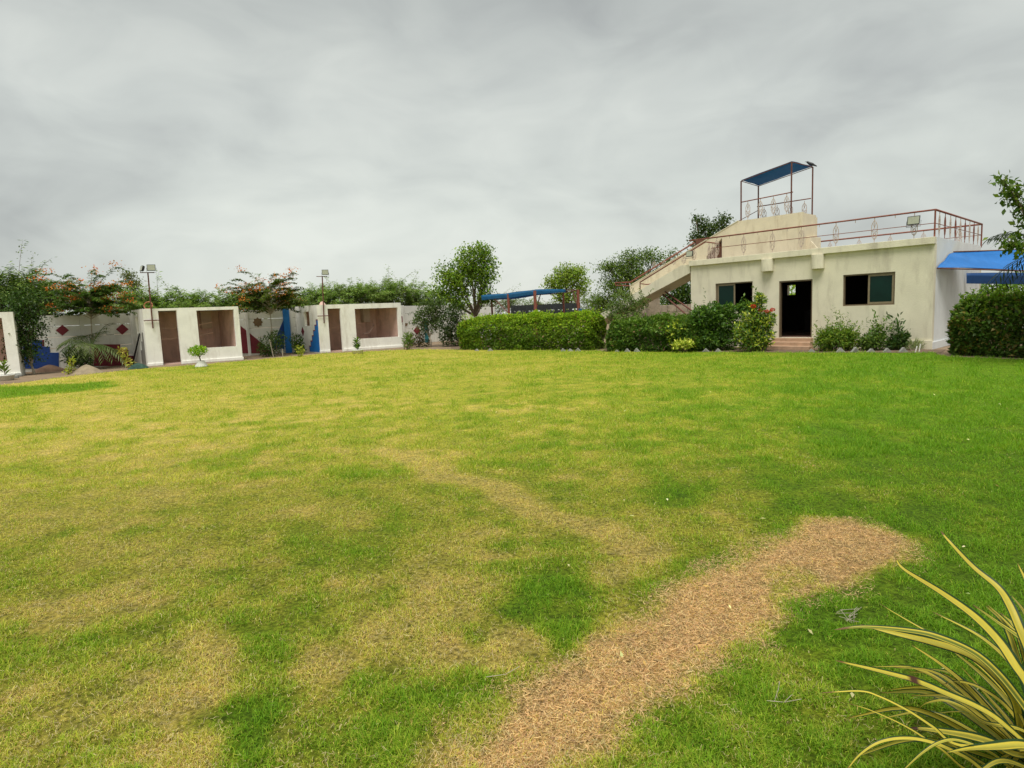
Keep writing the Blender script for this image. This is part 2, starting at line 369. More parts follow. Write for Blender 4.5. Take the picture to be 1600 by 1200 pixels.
na2 = N(t, 'ShaderNodeTexNoise', i_Scale=4.5, i_Detail=6., i_Roughness=.7); t.links.new(tcn.outputs['Object'], na2.inputs['Vector'])
v1 = ramp(t, na1.outputs[0], [(.36, (.30, .30, .26)), (.62, (1.25, 1.2, 1.1))]); v2 = ramp(t, na2.outputs[0], [(.3, (.62, .70, .66)), (.7, (1.22, 1.14, 1.1))])
t.links.new(mix(t, 'MULTIPLY', 1., mix(t, 'MULTIPLY', 1., at_.outputs['Color'], v1), v2), b.inputs['Base Color'])
bn = N(t, 'ShaderNodeBump', i_Strength=.8, i_Distance=.03); t.links.new(na1.outputs[0], bn.inputs['Height']); t.links.new(bn.outputs[0], b.inputs['Normal'])
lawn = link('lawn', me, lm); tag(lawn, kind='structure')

# ------------------------------------------------------------------ grass blades
def blades(name, n, y0, y1, hgt, wid, pw, lab):
    y = (y0**(1-pw) + rng.random(n) * (y1**(1-pw) - y0**(1-pw)))**(1/(1-pw))
    x = (rng.random(n) * 2 - 1) * (y * .93 + .9) + y * .02
    a = np.arctan2(x-AP[0], y-AP[1]); r = np.hypot(x-AP[0], y-AP[1])
    k = (r < edge_r(a) + .06 + .16 * (vnoise(x*2, y*2, 5) - .3)) & (a > _ea[0]) & (a < _ea[-1])
    x, y = x[k], y[k]
    d = dryness(x, y)
    cs_ = np.clip(9 - y*.32, 2.2, 8); clump = sstep(.22, .78, fbm(x*cs_, y*cs_, 3, 90))
    keep = rng.random(len(x)) < np.clip(.12 + 1.35 * clump, .1, 1)
    x, y, d, clump = x[keep], y[keep], d[keep], clump[keep]
    n = len(x)
    sc_ = 1 + np.maximum(0, y - 5) * .085
    dry = rng.random(n) < np.clip(d * 1.15 - .12, .03, .96)
    h = hgt * .88 * (.55 + .75 * rng.random(n)) * (.5 + .95 * clump) * np.where(dry, .85, 1.1) * (1.15 - .55 * d) * (1 + (sc_-1) * .35)
    wv = wid * .85 * (.7 + .6 * rng.random(n)) * sc_ * np.where(dry, .85, 1.15)
    th = rng.random(n) * 2 * PI
    lean = np.where(dry, 1.0 + 1.2 * rng.random(n), .45 + 1.0 * rng.random(n)) * (1 + .3 * (d > .8))
    dirx, diry = np.cos(th), np.sin(th)
    ph = th + PI/2 + rng.normal(0, .5, n); sx_, sy_ = np.cos(ph), np.sin(ph)
    base = np.stack([x, y, np.full(n, .004)], -1)
    dv = np.stack([dirx, diry, 0*x], -1); sv = np.stack([sx_, sy_, 0*x], -1); up = np.array([0, 0, 1.])
    l1 = h * .55
    m_ = base + dv * (l1 * np.sin(lean*.45))[:, None] + up * (l1 * np.cos(lean*.45))[:, None]
    l2 = h * .6
    tp = m_ + dv * (l2 * np.sin(np.minimum(lean*1.25, 2.0)))[:, None] + up * (l2 * np.cos(np.minimum(lean*1.25, 2.0)))[:, None]
    tp[:, 2] = np.maximum(tp[:, 2], .008)
    hw = (wv * .5)[:, None]
    q = np.stack([base - sv*hw, base + sv*hw, m_ + sv*hw*.8, m_ - sv*hw*.8, m_ - sv*hw*.8, m_ + sv*hw*.8, tp + sv*hw*.12, tp - sv*hw*.12], 1)
    gcol = dry_col(np.clip(d * .6 + rng.normal(0, .08, n), 0, .5)) * (.75 + .85 * rng.random(n)[:, None])
    yel = dry_col(np.clip(.58 + .45 * d + rng.normal(0, .1, n) - .1, .45, 1)) * (.7 + .95 * rng.random(n)[:, None])
    bl = (rng.random(n) < .12)[:, None]
    yel = np.where(bl, yel * np.array([1.35, 1.45, 1.5]), yel)
    c = np.where(dry[:, None], yel, gcol)
    if y0 > 6:                                    # one bent quad is enough further off
        q = np.stack([base - sv*hw, base + sv*hw, tp + sv*hw*.5, tp - sv*hw*.5], 1)
    k_ = q.shape[1]
    o = np_mesh(name, q.reshape(-1, 3), 4, np.clip(np.repeat(c, k_, 0), 0, .85), BLADE)
    tag(o, lab, 'grass', kind='stuff'); return o
blades('grass', 420000, 1.9, 6.5, .034, .0034, 1.55, 'short mown grass blades in the nearest stretch of lawn, green mixed with dry straw')
blades('grass', 480000, 6.5, 14, .040, .0042, 1.6, 'grass blades over the middle of the lawn, yellowing on one side and green on the other')
blades('grass', 330000, 14, 37, .042, .0050, 1.6, 'thin grass cover at the far end of the lawn before the hedges and booths')
# loose straw lying on the bald strip
def straw(n):
    lo = STRAW_P.min(0); hi = STRAW_P.max(0)
    x = lo[0] + rng.random(n) * (hi[0]-lo[0]); y = lo[1] + rng.random(n) * (hi[1]-lo[1])
    k = poly_sd(STRAW_P, x + (fbm(x*2, y*2, 3, 5)-.5)*.5, y + (fbm(x*2, y*2, 3, 6)-.5)*.5) > -.16 + .36 * rng.random(n)**1.3; k &= rng.random(n) > .75 * sstep(.55, .72, fbm(x*2.1, y*2.1, 3, 55)) * sstep(4.2, 3.4, y); x, y = x[k], y[k]; n = len(x)
    th = rng.random(n) * PI; L = .005 + .016 * rng.random(n)**1.8; wd = .0006 + .0007 * rng.random(n)
    z = .007 + .012 * rng.random(n)**1.5; tz = rng.normal(0, .3, n)
    dv = np.stack([np.cos(th), np.sin(th), tz], -1) * L[:, None]; sv = np.stack([-np.sin(th), np.cos(th), rng.normal(0, .4, n)], -1) * wd[:, None]
    p = np.stack([x, y, z], -1); bend = np.stack([-np.sin(th), np.cos(th), 0*x], -1) * (rng.normal(0, .0055, n))[:, None]
    q = np.stack([p-dv-sv+bend, p-dv+sv+bend, p+sv, p-sv, p-sv, p+sv, p+dv+sv+bend, p+dv-sv+bend], 1)
    c = np.array([.80, .54, .28]) * (.4 + .95 * rng.random(n)[:, None]) * np.array([1, 1, 1]) + rng.normal(0, .015, (n, 3))
    o = np_mesh('dry_straw', q.reshape(-1, 3), 4, np.clip(np.repeat(c, 8, 0), .02, .9), BLADE)
    tag(o, 'loose brown straw clippings lying on the bald dry strip of lawn', 'straw', kind='stuff')
straw(190000)
def strands(n):                                   # long pale curled strands lying on the turf
    y = 2 + 9 * rng.random(n)**1.6; x = (rng.random(n)*2-1) * (y*.93+.6)
    dq = dryness(x, y); k = rng.random(n) < np.where(dq > .85, .25, np.clip(dq * 1.6 - .22, .015, 1)); x, y = x[k], y[k]; n = len(x)
    th = rng.random(n)*2*PI; L = (.008 + .022*rng.random(n)**2.5)*(1+y*.05); cu = rng.normal(0, 1.1, n); wd = (.00055 + .0005*rng.random(n))*(1+y*.09)
    t3 = np.array([-1, -.33, .33, 1.]); A = th[:, None] + cu[:, None]*t3[None, :]*.7
    dx = np.cumsum(np.cos(A)*L[:, None]*.5, 1); dy = np.cumsum(np.sin(A)*L[:, None]*.5, 1)
    z = .014 + .018*rng.random(n)[:, None] + rng.normal(0, .006, (n, 4))
    P = np.stack([x[:, None]+dx, y[:, None]+dy, z], -1); S = np.stack([-np.sin(A), np.cos(A), 0*A+.3], -1)*wd[:, None, None]
    q = np.concatenate([np.stack([P[:, i]-S[:, i], P[:, i]+S[:, i], P[:, i+1]+S[:, i+1], P[:, i+1]-S[:, i+1]], 1) for i in range(3)], 1)
    c = np.array([.66, .55, .29]) * (.55 + .55*rng.random(n)[:, None])
    o = np_mesh('dry_straw', q.reshape(-1, 3), 4, np.clip(np.repeat(c, 12, 0), .02, .9), BLADE)
    tag(o, 'pale curled strands of dead grass strewn over the lawn', 'straw', kind='stuff')
strands(60000)

# ------------------------------------------------------------------ foliage tools
def leaf_quads(p, axis, nrm, L, W):              # diamond leaves: base, side, tip, side
    ax = axis / (np.linalg.norm(axis, axis=1, keepdims=True) + 1e-9)
    sd_ = np.cross(ax, nrm); sd_ /= (np.linalg.norm(sd_, axis=1, keepdims=True) + 1e-9)
    nn = np.cross(sd_, ax)
    L = np.broadcast_to(L, (len(p),))[:, None]; W = np.broadcast_to(W, (len(p),))[:, None]
    mid = p + ax * L * .5
    return np.stack([p, mid + sd_ * W * .5 + nn * W * .12, p + ax * L - nn * L * .12, mid - sd_ * W * .5 + nn * W * .12], 1).reshape(-1, 3)
def rdir(n): v = rng.normal(size=(n, 3)); return v / np.linalg.norm(v, axis=1, keepdims=True)
FOL = np.array([1.32, 1.38, .95])
def jit(base, n, a=.28, alt=None, fr=.15):
    c = np.array(base) * (1 + (rng.random((n, 1)) - .5) * 2 * a) * (1 + rng.normal(0, .07, (n, 3)))
    if alt is not None:
        k = rng.random(n) < fr; c[k] = np.array(alt) * (1 + (rng.random((k.sum(), 1)) - .5) * .5)
    return np.clip(c * FOL, .002, .9)
def lobes(Y, ls, dz=1.):                         # (px, py, rx, ry[, dY]) in photo pixels at distance Y -> ellipsoids
    o = []
    for l in ls:
        y = Y + (l[4] if len(l) > 4 else 0); k = y / FPX
        o.append((D(l[0], l[1], y), np.array([l[2]*k, (l[2]+l[3])*.5*k*dz, l[3]*k])))
    return o
def clusters(lb, n):
    vol = np.array([np.prod(r)**(2/3) for _, r in lb]); vol /= vol.sum()
    out_ = []; own = []
    for i, (c, r) in enumerate(lb):
        m = max(2, int(round(n * vol[i]))); u = rdir(m) * (rng.random(m)[:, None]**.45)
        out_.append(c + u * r); own += [i] * m
    return np.concatenate(out_), np.array(own)
def leaf_cloud(cl, per, cr, L, W, base, alt=None, fr=.15, droop=.0, updir=.8, a=.28, tint=.22, flat=.7):
    n = len(cl) * per
    p = np.repeat(cl, per, 0) + rng.normal(size=(n, 3)) * cr * np.array([1, 1, flat])
    ax = rdir(n) + np.array([0, 0, -droop]); nr = rdir(n) * .75 + np.array([0, 0, updir])
    c = jit(base, n, a, alt, fr) * np.repeat(1 + (rng.random(len(cl)) - .5) * 2 * tint, per)[:, None]
    sz = .7 + .6 * rng.random(n)
    p[:, 2] = np.maximum(p[:, 2], .02)
    return leaf_quads(p, ax, nr, L * sz, W * sz), np.repeat(c, 4, 0)
def trunk_mb(base, lb, cl, own, r0, fork=.45, sub=.35, sway=.12):
    m = MB(); base = np.array(base, float)
    top = np.mean([c for c, _ in lb], 0); zlow = min(c[2] - r[2] for c, r in lb)
    fz = max(.15, zlow * (.6 + fork * .5)); f = base + (top - base) * np.array([.35, .35, 0]) ; f[2] = base[2] + (fz - base[2])
    m.tube([base - [0, 0, .05], base * .55 + f * .45 + rng.normal(size=3) * sway * np.array([.3, .3, 0]), f], [r0*1.25, r0, r0*.82], 8)
    for i, (c, r) in enumerate(lb):
        mid = (f + c) / 2 + rng.normal(size=3) * sway * .6; m.tube([f, mid, c], [r0*.6, r0*.42, r0*.22], 5)
        k = cl[own == i]
        for q in k[rng.random(len(k)) < sub]:
            s0 = mid * (1-(t_ := rng.random()*.8)) + c * t_
            m.tube([s0, (s0+q)/2 + rng.normal(size=3) * .06, q], [r0*.16, r0*.11, r0*.05], 3, False)
    return m
def tree(name, label, cat, base, lb, ncl, per, cr, L, W, col, alt=None, fr=.15, r0=.1, barkm=None, lm=None, group=None, droop=.2, crown='crown', **kw):
    t_ = thing(name, label, cat, base, group)
    cl, own = clusters(lb, ncl)
    v, c = leaf_cloud(cl, per, cr, L, W, col, alt, fr, droop, **kw)
    trunk_mb(base, lb, cl, own, r0).build('trunk', barkm or BARK, t_, True)
    np_mesh(crown, v, 4, c, lm or LEAF, t_)
    return t_
def shrub(name, label, cat, base, lb, n, L, W, col, alt=None, fr=.15, lm=None, group=None, stems=14, shell=.72, droop=0., sprig=0, a=.3, r0=.012, updir=.55, flat_base=True):
    t_ = thing(name, label, cat, base, group); base = np.array(base, float)
    area = np.array([r[0]*r[2] for _, r in lb]); area /= area.sum(); P = []; Nn = []; Cc = []
    for (c, r), w_ in zip(lb, area):
        m = int(n * w_); u = rdir(m); bump = 1 + .26 * np.sin(u[:, 0]*6 + c[0]*3) * np.cos(u[:, 2]*5 + c[1]) + .12*np.sin(u[:, 1]*11 + c[0]) + rng.normal(0, .08, m)
        rad = np.where(rng.random(m) < shell, .86 + .14 * rng.random(m), rng.random(m)**.5 * .9) * bump
        P.append(c + u * r * rad[:, None]); Nn.append(u)
    P = np.concatenate(P); Nn = np.concatenate(Nn)
    if sprig:
        for _ in range(sprig):
            c, r = lb[rng.integers(len(lb))]; u = rdir(1)[0]; u[2] = abs(u[2]) * .8 + .45; u /= np.linalg.norm(u)
            q = c + u * r * .9; ln = .25 + .35 * rng.random(); k = 10; tt_ = np.linspace(0, 1, k)[:, None]
            P = np.concatenate([P, q + (u * .7 + [0, 0, .5]) * ln * tt_ + rng.normal(size=(k, 3)) * .015]); Nn = np.concatenate([Nn, np.repeat([u], k, 0)])
    P[:, 2] = np.maximum(P[:, 2], .03)
    m = len(P); ax = rdir(m) * .8 + Nn * .55 + np.array([0, 0, .25 - droop]); nr = Nn * .7 + rdir(m) * .6 + np.array([0, 0, updir])
    sz = .65 + .7 * rng.random(m)
    v = leaf_quads(P, ax, nr, L * sz, W * sz); c = np.repeat(jit(col, m, a, alt, fr), 4, 0)
    mb = MB()
    for _ in range(stems):
        cc, r = lb[rng.integers(len(lb))]; q = cc + rdir(1)[0] * r * .75; q[2] = max(q[2], .1)
        s0 = base + [rng.normal() * .08, rng.normal() * .08, -.03]
        if len(lb) > 2: s0 = np.array([cc[0] + rng.normal()*.1, cc[1] + rng.normal()*.1, -.03])
        mb.tube([s0, (s0 + q) / 2 + rng.normal(size=3) * .05, q], [r0*1.3, r0, r0*.5], 4)
    mb.build('stem', BARK, t_)
    np_mesh('foliage', v, 4, c, lm or LEAF, t_)
    return t_
def hedge(name, label, fr_, s0, s1, n0, n1, h, n, L, W, col, alt, fr, lm=None, top_alt=None, seed=1, shoots=60):
    t_ = thing(name, label, 'hedge', fr_.p((s0+s1)/2, (n0+n1)/2, 0))
    ls, ln = s1-s0, n1-n0
    A = np.array([ls*h, ls*h*.5, ls*ln*1.2, ln*h*1.3, ln*h*1.3]); A /= A.sum(); which = rng.choice(5, n, p=A)
    u = rng.random(n); v = rng.random(n)
    s_ = np.where(which < 3, s0 + u*ls, np.where(which == 3, s0, s1)); n_ = np.where(which == 0, n0, np.where(which == 1, n1, n0 + u*ln)); z_ = np.where(which == 2, h, v**.9 * h)
    n_ = np.where(which == 2, n0 + v*ln, n_)
    NN = np.zeros((n, 3)); NN[which == 0, 1] = -1; NN[which == 1, 1] = 1; NN[which == 2, 2] = 1; NN[which == 3, 0] = -1; NN[which == 4, 0] = 1
    # rounded shoulders, belly and waves
    cs, cn, cz = (s_-(s0+s1)/2)/(ls/2), (n_-(n0+n1)/2)/(ln/2), z_/h
    rs = 1 - .14*np.clip(np.abs(cs)-.85, 0, 1)/.15*np.abs(cz)**3
    wave = (fbm(s_*1.3+seed*9, z_*1.5+n_, 3, seed) - .5) * np.where(which == 2, 1.25, 1.15)
    dep = -np.abs(rng.normal(0, .09, n)) - (rng.random(n) < .3) * rng.random(n) * .35
    off = wave * .42 + dep
    n_ = (n0+n1)/2 + (n_-(n0+n1)/2) * (1 - .30*np.clip(cz-.7, 0, 1)/.3) * (1 - .12*np.clip(.3-cz, 0, 1)/.3)
    z_ = z_ * (1 - .07*cn**2 - .10*np.clip(np.abs(cs)-.8, 0, 1)/.2)
    s_ = s_ * 1 + NN[:, 0]*off; n_ = n_ + NN[:, 1]*off; z_ = z_ + NN[:, 2]*off*.8
    P = np.array([fr_.p(a_, b_, c_) for a_, b_, c_ in zip(s_, n_, np.maximum(z_, .03))])
    wn = np.c_[fr_.d[0]*NN[:, 0] + fr_.e[0]*NN[:, 1], fr_.d[1]*NN[:, 0] + fr_.e[1]*NN[:, 1], NN[:, 2]]
    ax = rdir(n)*.8 + wn*.5 + np.array([0, 0, .35]); nr = wn*.6 + rdir(n)*.6 + np.array([0, 0, .6]); sz = .5 + 1.0*rng.random(n)**1.5 + .25*(fbm(s_*2.2, z_*2.2, 3, seed+3)-.5)
    c = jit(col, n, .38, alt, fr)
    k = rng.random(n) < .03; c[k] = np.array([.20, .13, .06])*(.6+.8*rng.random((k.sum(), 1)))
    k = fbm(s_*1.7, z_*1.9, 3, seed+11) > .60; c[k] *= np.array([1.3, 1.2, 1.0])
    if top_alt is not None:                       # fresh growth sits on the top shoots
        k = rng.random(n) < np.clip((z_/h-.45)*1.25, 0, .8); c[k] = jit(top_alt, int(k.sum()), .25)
    V = [leaf_quads(P, ax, nr, L*sz, W*sz)]; CC = [np.repeat(c, 4, 0)]
    for _ in range(shoots):
        q = np.array(fr_.p(s0 + rng.random()*ls, n0 + (.15+.7*rng.random())*ln, h*.93)); ln_ = .08 + .22*rng.random(); k = 9
        pp = q + np.array([rng.normal()*.25, rng.normal()*.25, 1]) * ln_ * np.linspace(0, 1, k)[:, None]
        V.append(leaf_quads(pp, rdir(k) + [0, 0, .6], rdir(k) + [0, 0, .6], np.full(k, L*.9), np.full(k, W*.9))); CC.append(np.repeat(jit(top_alt if top_alt is not None else col, k, .25), 4, 0))
    mb = MB()
    for _ in range(int(ls*7)):
        s0_ = np.array(fr_.p(s0 + rng.random()*ls, n0 + ln*(.25+.5*rng.random()), -.03)); q = s0_ + [rng.normal()*.2, rng.normal()*.2, h*(.6+.35*rng.random())]
        mb.tube([s0_, (s0_+q)/2 + rng.normal(size=3)*.06, q], [.018, .013, .006], 4)
    mb.build('stem', BARK, t_)
    np_mesh('foliage', np.concatenate(V), 4, np.concatenate(CC), lm or LEAF, t_)
    return t_
def feathery(name, label, base, top, spread, narc, col, alt, group, seed_h=1., per=46, cat='tree', r0=.07, L=.13, W=.034, flowers=0, trunk_m=None, flat=1., umb=False):
    """thorny feather-leaved tree: arching twigs lined with fine drooping leaflets"""
    t_ = thing(name, label, cat, base, group); base = np.array(base, float); top = np.array(top, float)
    mb = MB(); V = []; Cl = []; FV = []; FC = []
    h = top[2] - base[2]; f = base * .5 + top * .5; f[2] = base[2] + h * .38
    mb.tube([base - [0, 0, .05], (base+f)/2 + rng.normal(size=3)*.08, f], [r0*1.2, r0, r0*.8], 7)
    for k in range(narc):
        az = rng.random()*2*PI; el = (.15 + 1.1*rng.random())
        dv = np.array([math.cos(az)*math.cos(el), math.sin(az)*math.cos(el)*.8, 0]); ln = spread*(.55+.6*rng.random())
        s0 = f + (top-f) * (.1 + .6*rng.random()) + rng.normal(size=3)*[.3, .25, 0]
        rise = (top[2]-s0[2]) * (.55+.75*rng.random()) * math.sin(el)**.5 * seed_h
        tt_ = np.linspace(0, 1, 9)[:, None]
        wild = (k % 8 == 0) and not umb
        if wild: rise *= 1.4; ln *= 1.15
        pts = s0 + dv*ln*tt_ + np.array([0, 0, 1])*(rise*(1.55*tt_ - .65*tt_**2.2*(1.3 if el < .6 else .8))) + rng.normal(size=(9, 3))*.04*tt_
        if umb:
            s0 = f + (top-f)*(.35+.45*rng.random()); ln = spread*(.35+.75*rng.random()); q_ = rng.random()
            pts = s0 + dv/np.linalg.norm(dv)*ln*tt_ + np.array([0, 0, 1])*ln*((.35+.95*q_)*1.3*tt_ - (.45+.5*q_)*tt_**2) + rng.normal(size=(9, 3))*.04*tt_
        pts[:, 2] = np.maximum(pts[:, 2], .5)
        mb.tube([f - [0, 0, .1]] + list(pts[::2]), [r0*.4, r0*.3, r0*.2, r0*.15, r0*.1, r0*.04], 3, False)
        m = int(per*(.7+.6*rng.random())*(.45 if wild else 1)); u = .25 + .75*rng.random(m)**.8; idx = np.minimum((u*8).astype(int), 7); fr_ = (u*8-idx)[:, None]
        p = pts[idx]*(1-fr_) + pts[idx+1]*fr_ + rng.normal(size=(m, 3))*.07*flat**.5*np.array([1, 1, flat])
        tg = pts[idx+1]-pts[idx]; tg /= np.linalg.norm(tg, axis=1, keepdims=True)
        sd_ = np.cross(tg, [0, 0, 1.]); sd_ /= (np.linalg.norm(sd_, axis=1, keepdims=True)+1e-9)
        ax = sd_*rng.choice([-1, 1], m)[:, None]*.9 + tg*.5 + rdir(m)*.35 + np.array([0, 0, -.25])
        sz = .6+.8*rng.random(m)
        V.append(leaf_quads(p, ax, rdir(m)*.4 + [0, 0, 1], L*sz, W*sz)); Cl.append(np.repeat(jit(col, m, .3, alt, .25) * (1 + rng.normal()*.12), 4, 0))
        if flowers and rng.random() < flowers and pts[6][2] > s0[2]:
            e = pts[6 + rng.integers(3)] + [0, 0, .08]; m = 30; p = e + rng.normal(size=(m, 3))*np.array([.18, .18, .08]) + [0, 0, .05]
            FV.append(leaf_quads(p, rdir(m)+[0, 0, .5], rdir(m)*.6 + [0, 0, 1], np.full(m, .085), np.full(m, .07)))
            FC.append(np.repeat(jit((.44, .105, .028), m, .35, (.40, .17, .05), .4), 4, 0))
    mb.build('trunk', trunk_m or BARK, t_)
    np_mesh('crown', np.concatenate(V), 4, np.clip(np.concatenate(Cl), .003, .9), LEAF, t_)
    if FV: np_mesh('blossom', np.concatenate(FV), 4, np.concatenate(FC), PETAL, t_)
    return t_

# ================================================================== HOUSE
S_L, W_H, ZP, ZF, ZR, ZD = 8.518, 6.834, 3.522, 3.309, 4.350, 3.40
house = thing('house', 'cream single-storey house with roof railing, outside staircase and open dark doorway', 'house', HO.p(S_L/2, W_H/2, 0))
hp = HO.p
WR, DO, WL = (1.072, 2.655, 1.464, 2.531), (3.671, 4.865, .386, 2.463), (5.882, 7.418, 1.464, 2.531)
MB().wall(lambda u, d, v: hp(u, d, v), 0, S_L, 0, ZF, 0, .22, [WR, DO, WL]).build('front_wall', CREAM, house)
MB().wall(lambda u, d, v: hp(d, u, v), .22, W_H-.22, 0, ZP, .002, .20, []).build('side_wall', SIDE, house)
MB().wall(lambda u, d, v: hp(d, u, v), .22, W_H-.22, 0, ZF, S_L-.20, S_L-.002, []).build('side_wall', CREAM, house)
bh0 = HO.at_n(1232, 461, W_H-.1); bh1 = HO.at_n(1245, 445, W_H-.1)
BH = (min(bh0[0], bh1[0]), max(bh0[0], bh1[0]), bh0[1], bh1[1])
MB().wall(lambda u, d, v: hp(u, d, v), 0, S_L, 0, ZF, W_H-.22, W_H, [BH]).build('back_wall', CREAM, house)
MB().box(HO, .205, S_L-.205, .225, W_H-.225, .30, .384).build('indoor_floor', mat('indoor_floor', (.20, .10, .07), .6), house)
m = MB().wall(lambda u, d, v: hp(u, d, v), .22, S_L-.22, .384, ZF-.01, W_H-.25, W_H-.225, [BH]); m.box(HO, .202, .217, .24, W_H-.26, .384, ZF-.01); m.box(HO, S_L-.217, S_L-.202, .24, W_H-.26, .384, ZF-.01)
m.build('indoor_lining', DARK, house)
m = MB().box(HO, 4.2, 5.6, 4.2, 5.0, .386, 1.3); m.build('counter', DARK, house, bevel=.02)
# roof slab, fascia, right parapet
MB().box(HO, .2, S_L, .10, W_H, ZF, ZD).build('roof', ROOFM, house)
MB().box(HO, -.012, S_L+.03, -.11, .099, ZF-.004, ZP).build('fascia', CREAM, house, bevel=.012)
house_pl = [(-.03, 3.55), (4.98, S_L)]
for a, b_ in house_pl: MB().box(HO, a, b_, -.035, -.002, 0, .30).build('plinth', CREAM, house, bevel=.008)
MB().box(HO, -.035, -.0, .0, 2.2, 0, .24).build('plinth', SIDE, house, bevel=.008)
for px0, px1, y0, y1 in ((1188, 1206, 404, 424), (1266, 1285.5, 394, 420)):
    a, za = HO.at_n(px1, y1, -.17); b_, zb = HO.at_n(px0, y1, -.17)
    zt = ZF - .006; zz_ = .5*(za+zb)
    m = MB(); k = 9; prof = []
    for i in range(k):
        th = PI * i / (k-1); prof.append((.5*(a+b_) - .5*(b_-a)*math.cos(th), -.004 - .24*math.sin(th)**.6))
    m.prism(prof, lambda u, v, z: hp(u, v, z), zz_, zt)
    m.build('water_spout', CREAM, house, bevel=.01)
    # lead-in flush with the fascia above
def window(fr_s0, fr_s1, z0, z1, pane_right):
    f = MB(); w_ = .045
    f.box(HO, fr_s0, fr_s0+w_, .05, .13, z0, z1); f.box(HO, fr_s1-w_, fr_s1, .05, .13, z0, z1)
    f.box(HO, fr_s0+w_, fr_s1-w_, .05, .13, z0, z0+w_); f.box(HO, fr_s0+w_, fr_s1-w_, .05, .13, z1-w_, z1)
    wf = f.build('window', ALU, house)
    mid = (fr_s0+fr_s1)/2
    a, b_ = (fr_s0+w_, mid+.03) if pane_right else (mid-.03, fr_s1-w_)
    sf = MB(); q = .06; z0_, z1_ = z0+w_+.002, z1-w_-.002
    sf.box(HO, a+.002, a+q, .065, .095, z0_, z1_); sf.box(HO, b_-q, b_-.002, .065, .095, z0_, z1_)
    sf.box(HO, a+q, b_-q, .065, .095, z0_, z0_+q); sf.box(HO, a+q, b_-q, .065, .095, z1_-q, z1_)
    sf.build('sash', mat('sash_aluminium', (.24, .19, .12), .4, .1, 6, metal=.2), wf)
    MB().box(HO, a+q, b_-q, .076, .084, z0_+q, z1_-q).build('pane', GLASS, wf)
window(*WR, True); window(*WL, False)
# the room partition seen through the open halves is simply dark; door frame and opened leaf
f = MB(); f.box(HO, DO[0], DO[0]+.05, .03, .15, DO[2], DO[3]); f.box(HO, DO[1]-.05, DO[1], .03, .15, DO[2], DO[3]); f.box(HO, DO[0]+.05, DO[1]-.05, .03, .15, DO[3]-.05, DO[3])
df = f.build('door_frame', ALU, house)
MB().box(HO, DO[0]+.055, DO[0]+.10, .16, 1.15, DO[2]+.01, DO[3]-.06).build('door', mat('opened_door', (.20, .16, .11), .5), house)
# steps of the door
for k in range(3):
    m = MB().box(HO, 3.60-.10*k, 4.98+.12*k, -.30-.32*k, -.04 if k == 0 else -.30-.32*(k-1)-.001, 0, .375-.125*k)
    m.build('step', STEPM, house, bevel=.012)
# roof railing ------------------------------------------------------
zr0 = ZP
def baluster_mesh(h=.83):
    m = MB(); r = .011
    P = lambda x, z: (x, 0, z)
    m.tube([P(0, .0), P(0, .12)], r, 4); m.tube([P(0, h-.12), P(0, h)], r, 4)
    for sg in (-1, 1):
        m.tube([P(0, .10), P(.05*sg, .15), P(.085*sg, .25), P(.085*sg, h-.27), P(.05*sg, h-.17), P(0, h-.10)], r, 4, False)
        m.tube([P(.045*sg, .2), P(.035*sg, .3), P(.05*sg, h*.45)], r*.8, 4, False)
        m.tube([P(.085*sg, h*.45), P(0, h*.58), P(.05*sg, h-.17)], r*.8, 4, False)
        m.tube([P(0, .10), P(.04*sg, .22), P(0, .34)], r*.8, 4, False)
    m.tube([P(-.085, h*.45), P(.085, h*.45)], r*.8, 4); m.tube([P(0, h*.58), P(0, h-.1)], r*.8, 4)
    return m.mesh('baluster')
bal_me = baluster_mesh(); bal_me.materials.append(IRON)
bal_rust = bal_me.copy(); bal_rust.materials.clear(); bal_rust.materials.append(RUST)
def baluster(par, pos, ang, me_=bal_me, sc_=1.):
    o = link('baluster', me_, None, par); o.location = np.array(pos) - origin[par.name]; o.rotation_euler = (0, 0, ang); o.scale = (1, 1, sc_)
    return o
def rail(pts, r, par=None, matr=RUST, name='railing'):
    m = MB()
    for q in pts: m.tube(q, r, 6)
    return m.build(name, matr, par or house, True)
nf = .02
front_rail = rail([[hp(S_L+.09, nf, ZR), hp(.03, nf, ZR)]], .027)
rail([[hp(S_L-.9, nf, ZP+.42), hp(.03, nf, ZP+.42)]], .011, front_rail, RUST, 'mid_rail')
MB().tube([hp(.03, nf, ZP-.05), hp(.03, nf, ZR)], .028, 6).build('post', RUST, front_rail)
for x in (1162, 1207, 1252, 1306, 1366, 1428, 1120):
    s_, _ = HO.at_n(x, 370, nf); baluster(front_rail, hp(s_, nf, ZP), HO.ang)
for x in (1140, 1184, 1230, 1280, 1336, 1398):
    s_, _ = HO.at_n(x, 370, nf); MB().tube([hp(s_, nf, ZR-.11), hp(s_, nf, ZR)], .012, 4).build('stub', IRON, front_rail)
side_rail = rail([[hp(.03, nf, ZR), hp(.03, W_H-.05, ZR)]], .032)
rail([[hp(.03, nf, ZP+.42), hp(.03, W_H-.05, ZP+.42)]], .011, side_rail, RUST, 'mid_rail')
for k in range(9): baluster(side_rail, hp(.03, .55 + k*.70, ZP), HO.ang + PI/2, bal_rust if k % 2 else bal_me)
MB().tube([hp(.03, W_H-.05, ZP-.05), hp(.03, W_H-.05, ZR)], .028, 6).build('post', RUST, side_rail)
back_rail = rail([[hp(.03, W_H-.05, ZR), hp(S_L, W_H-.05, ZR)]], .032)
rail([[hp(.03, W_H-.05, ZP+.42), hp(S_L, W_H-.05, ZP+.42)]], .011, back_rail, RUST, 'mid_rail')
for k in range(7): baluster(back_rail, hp(.75 + 1.2*k, W_H-.05, ZP), HO.ang)
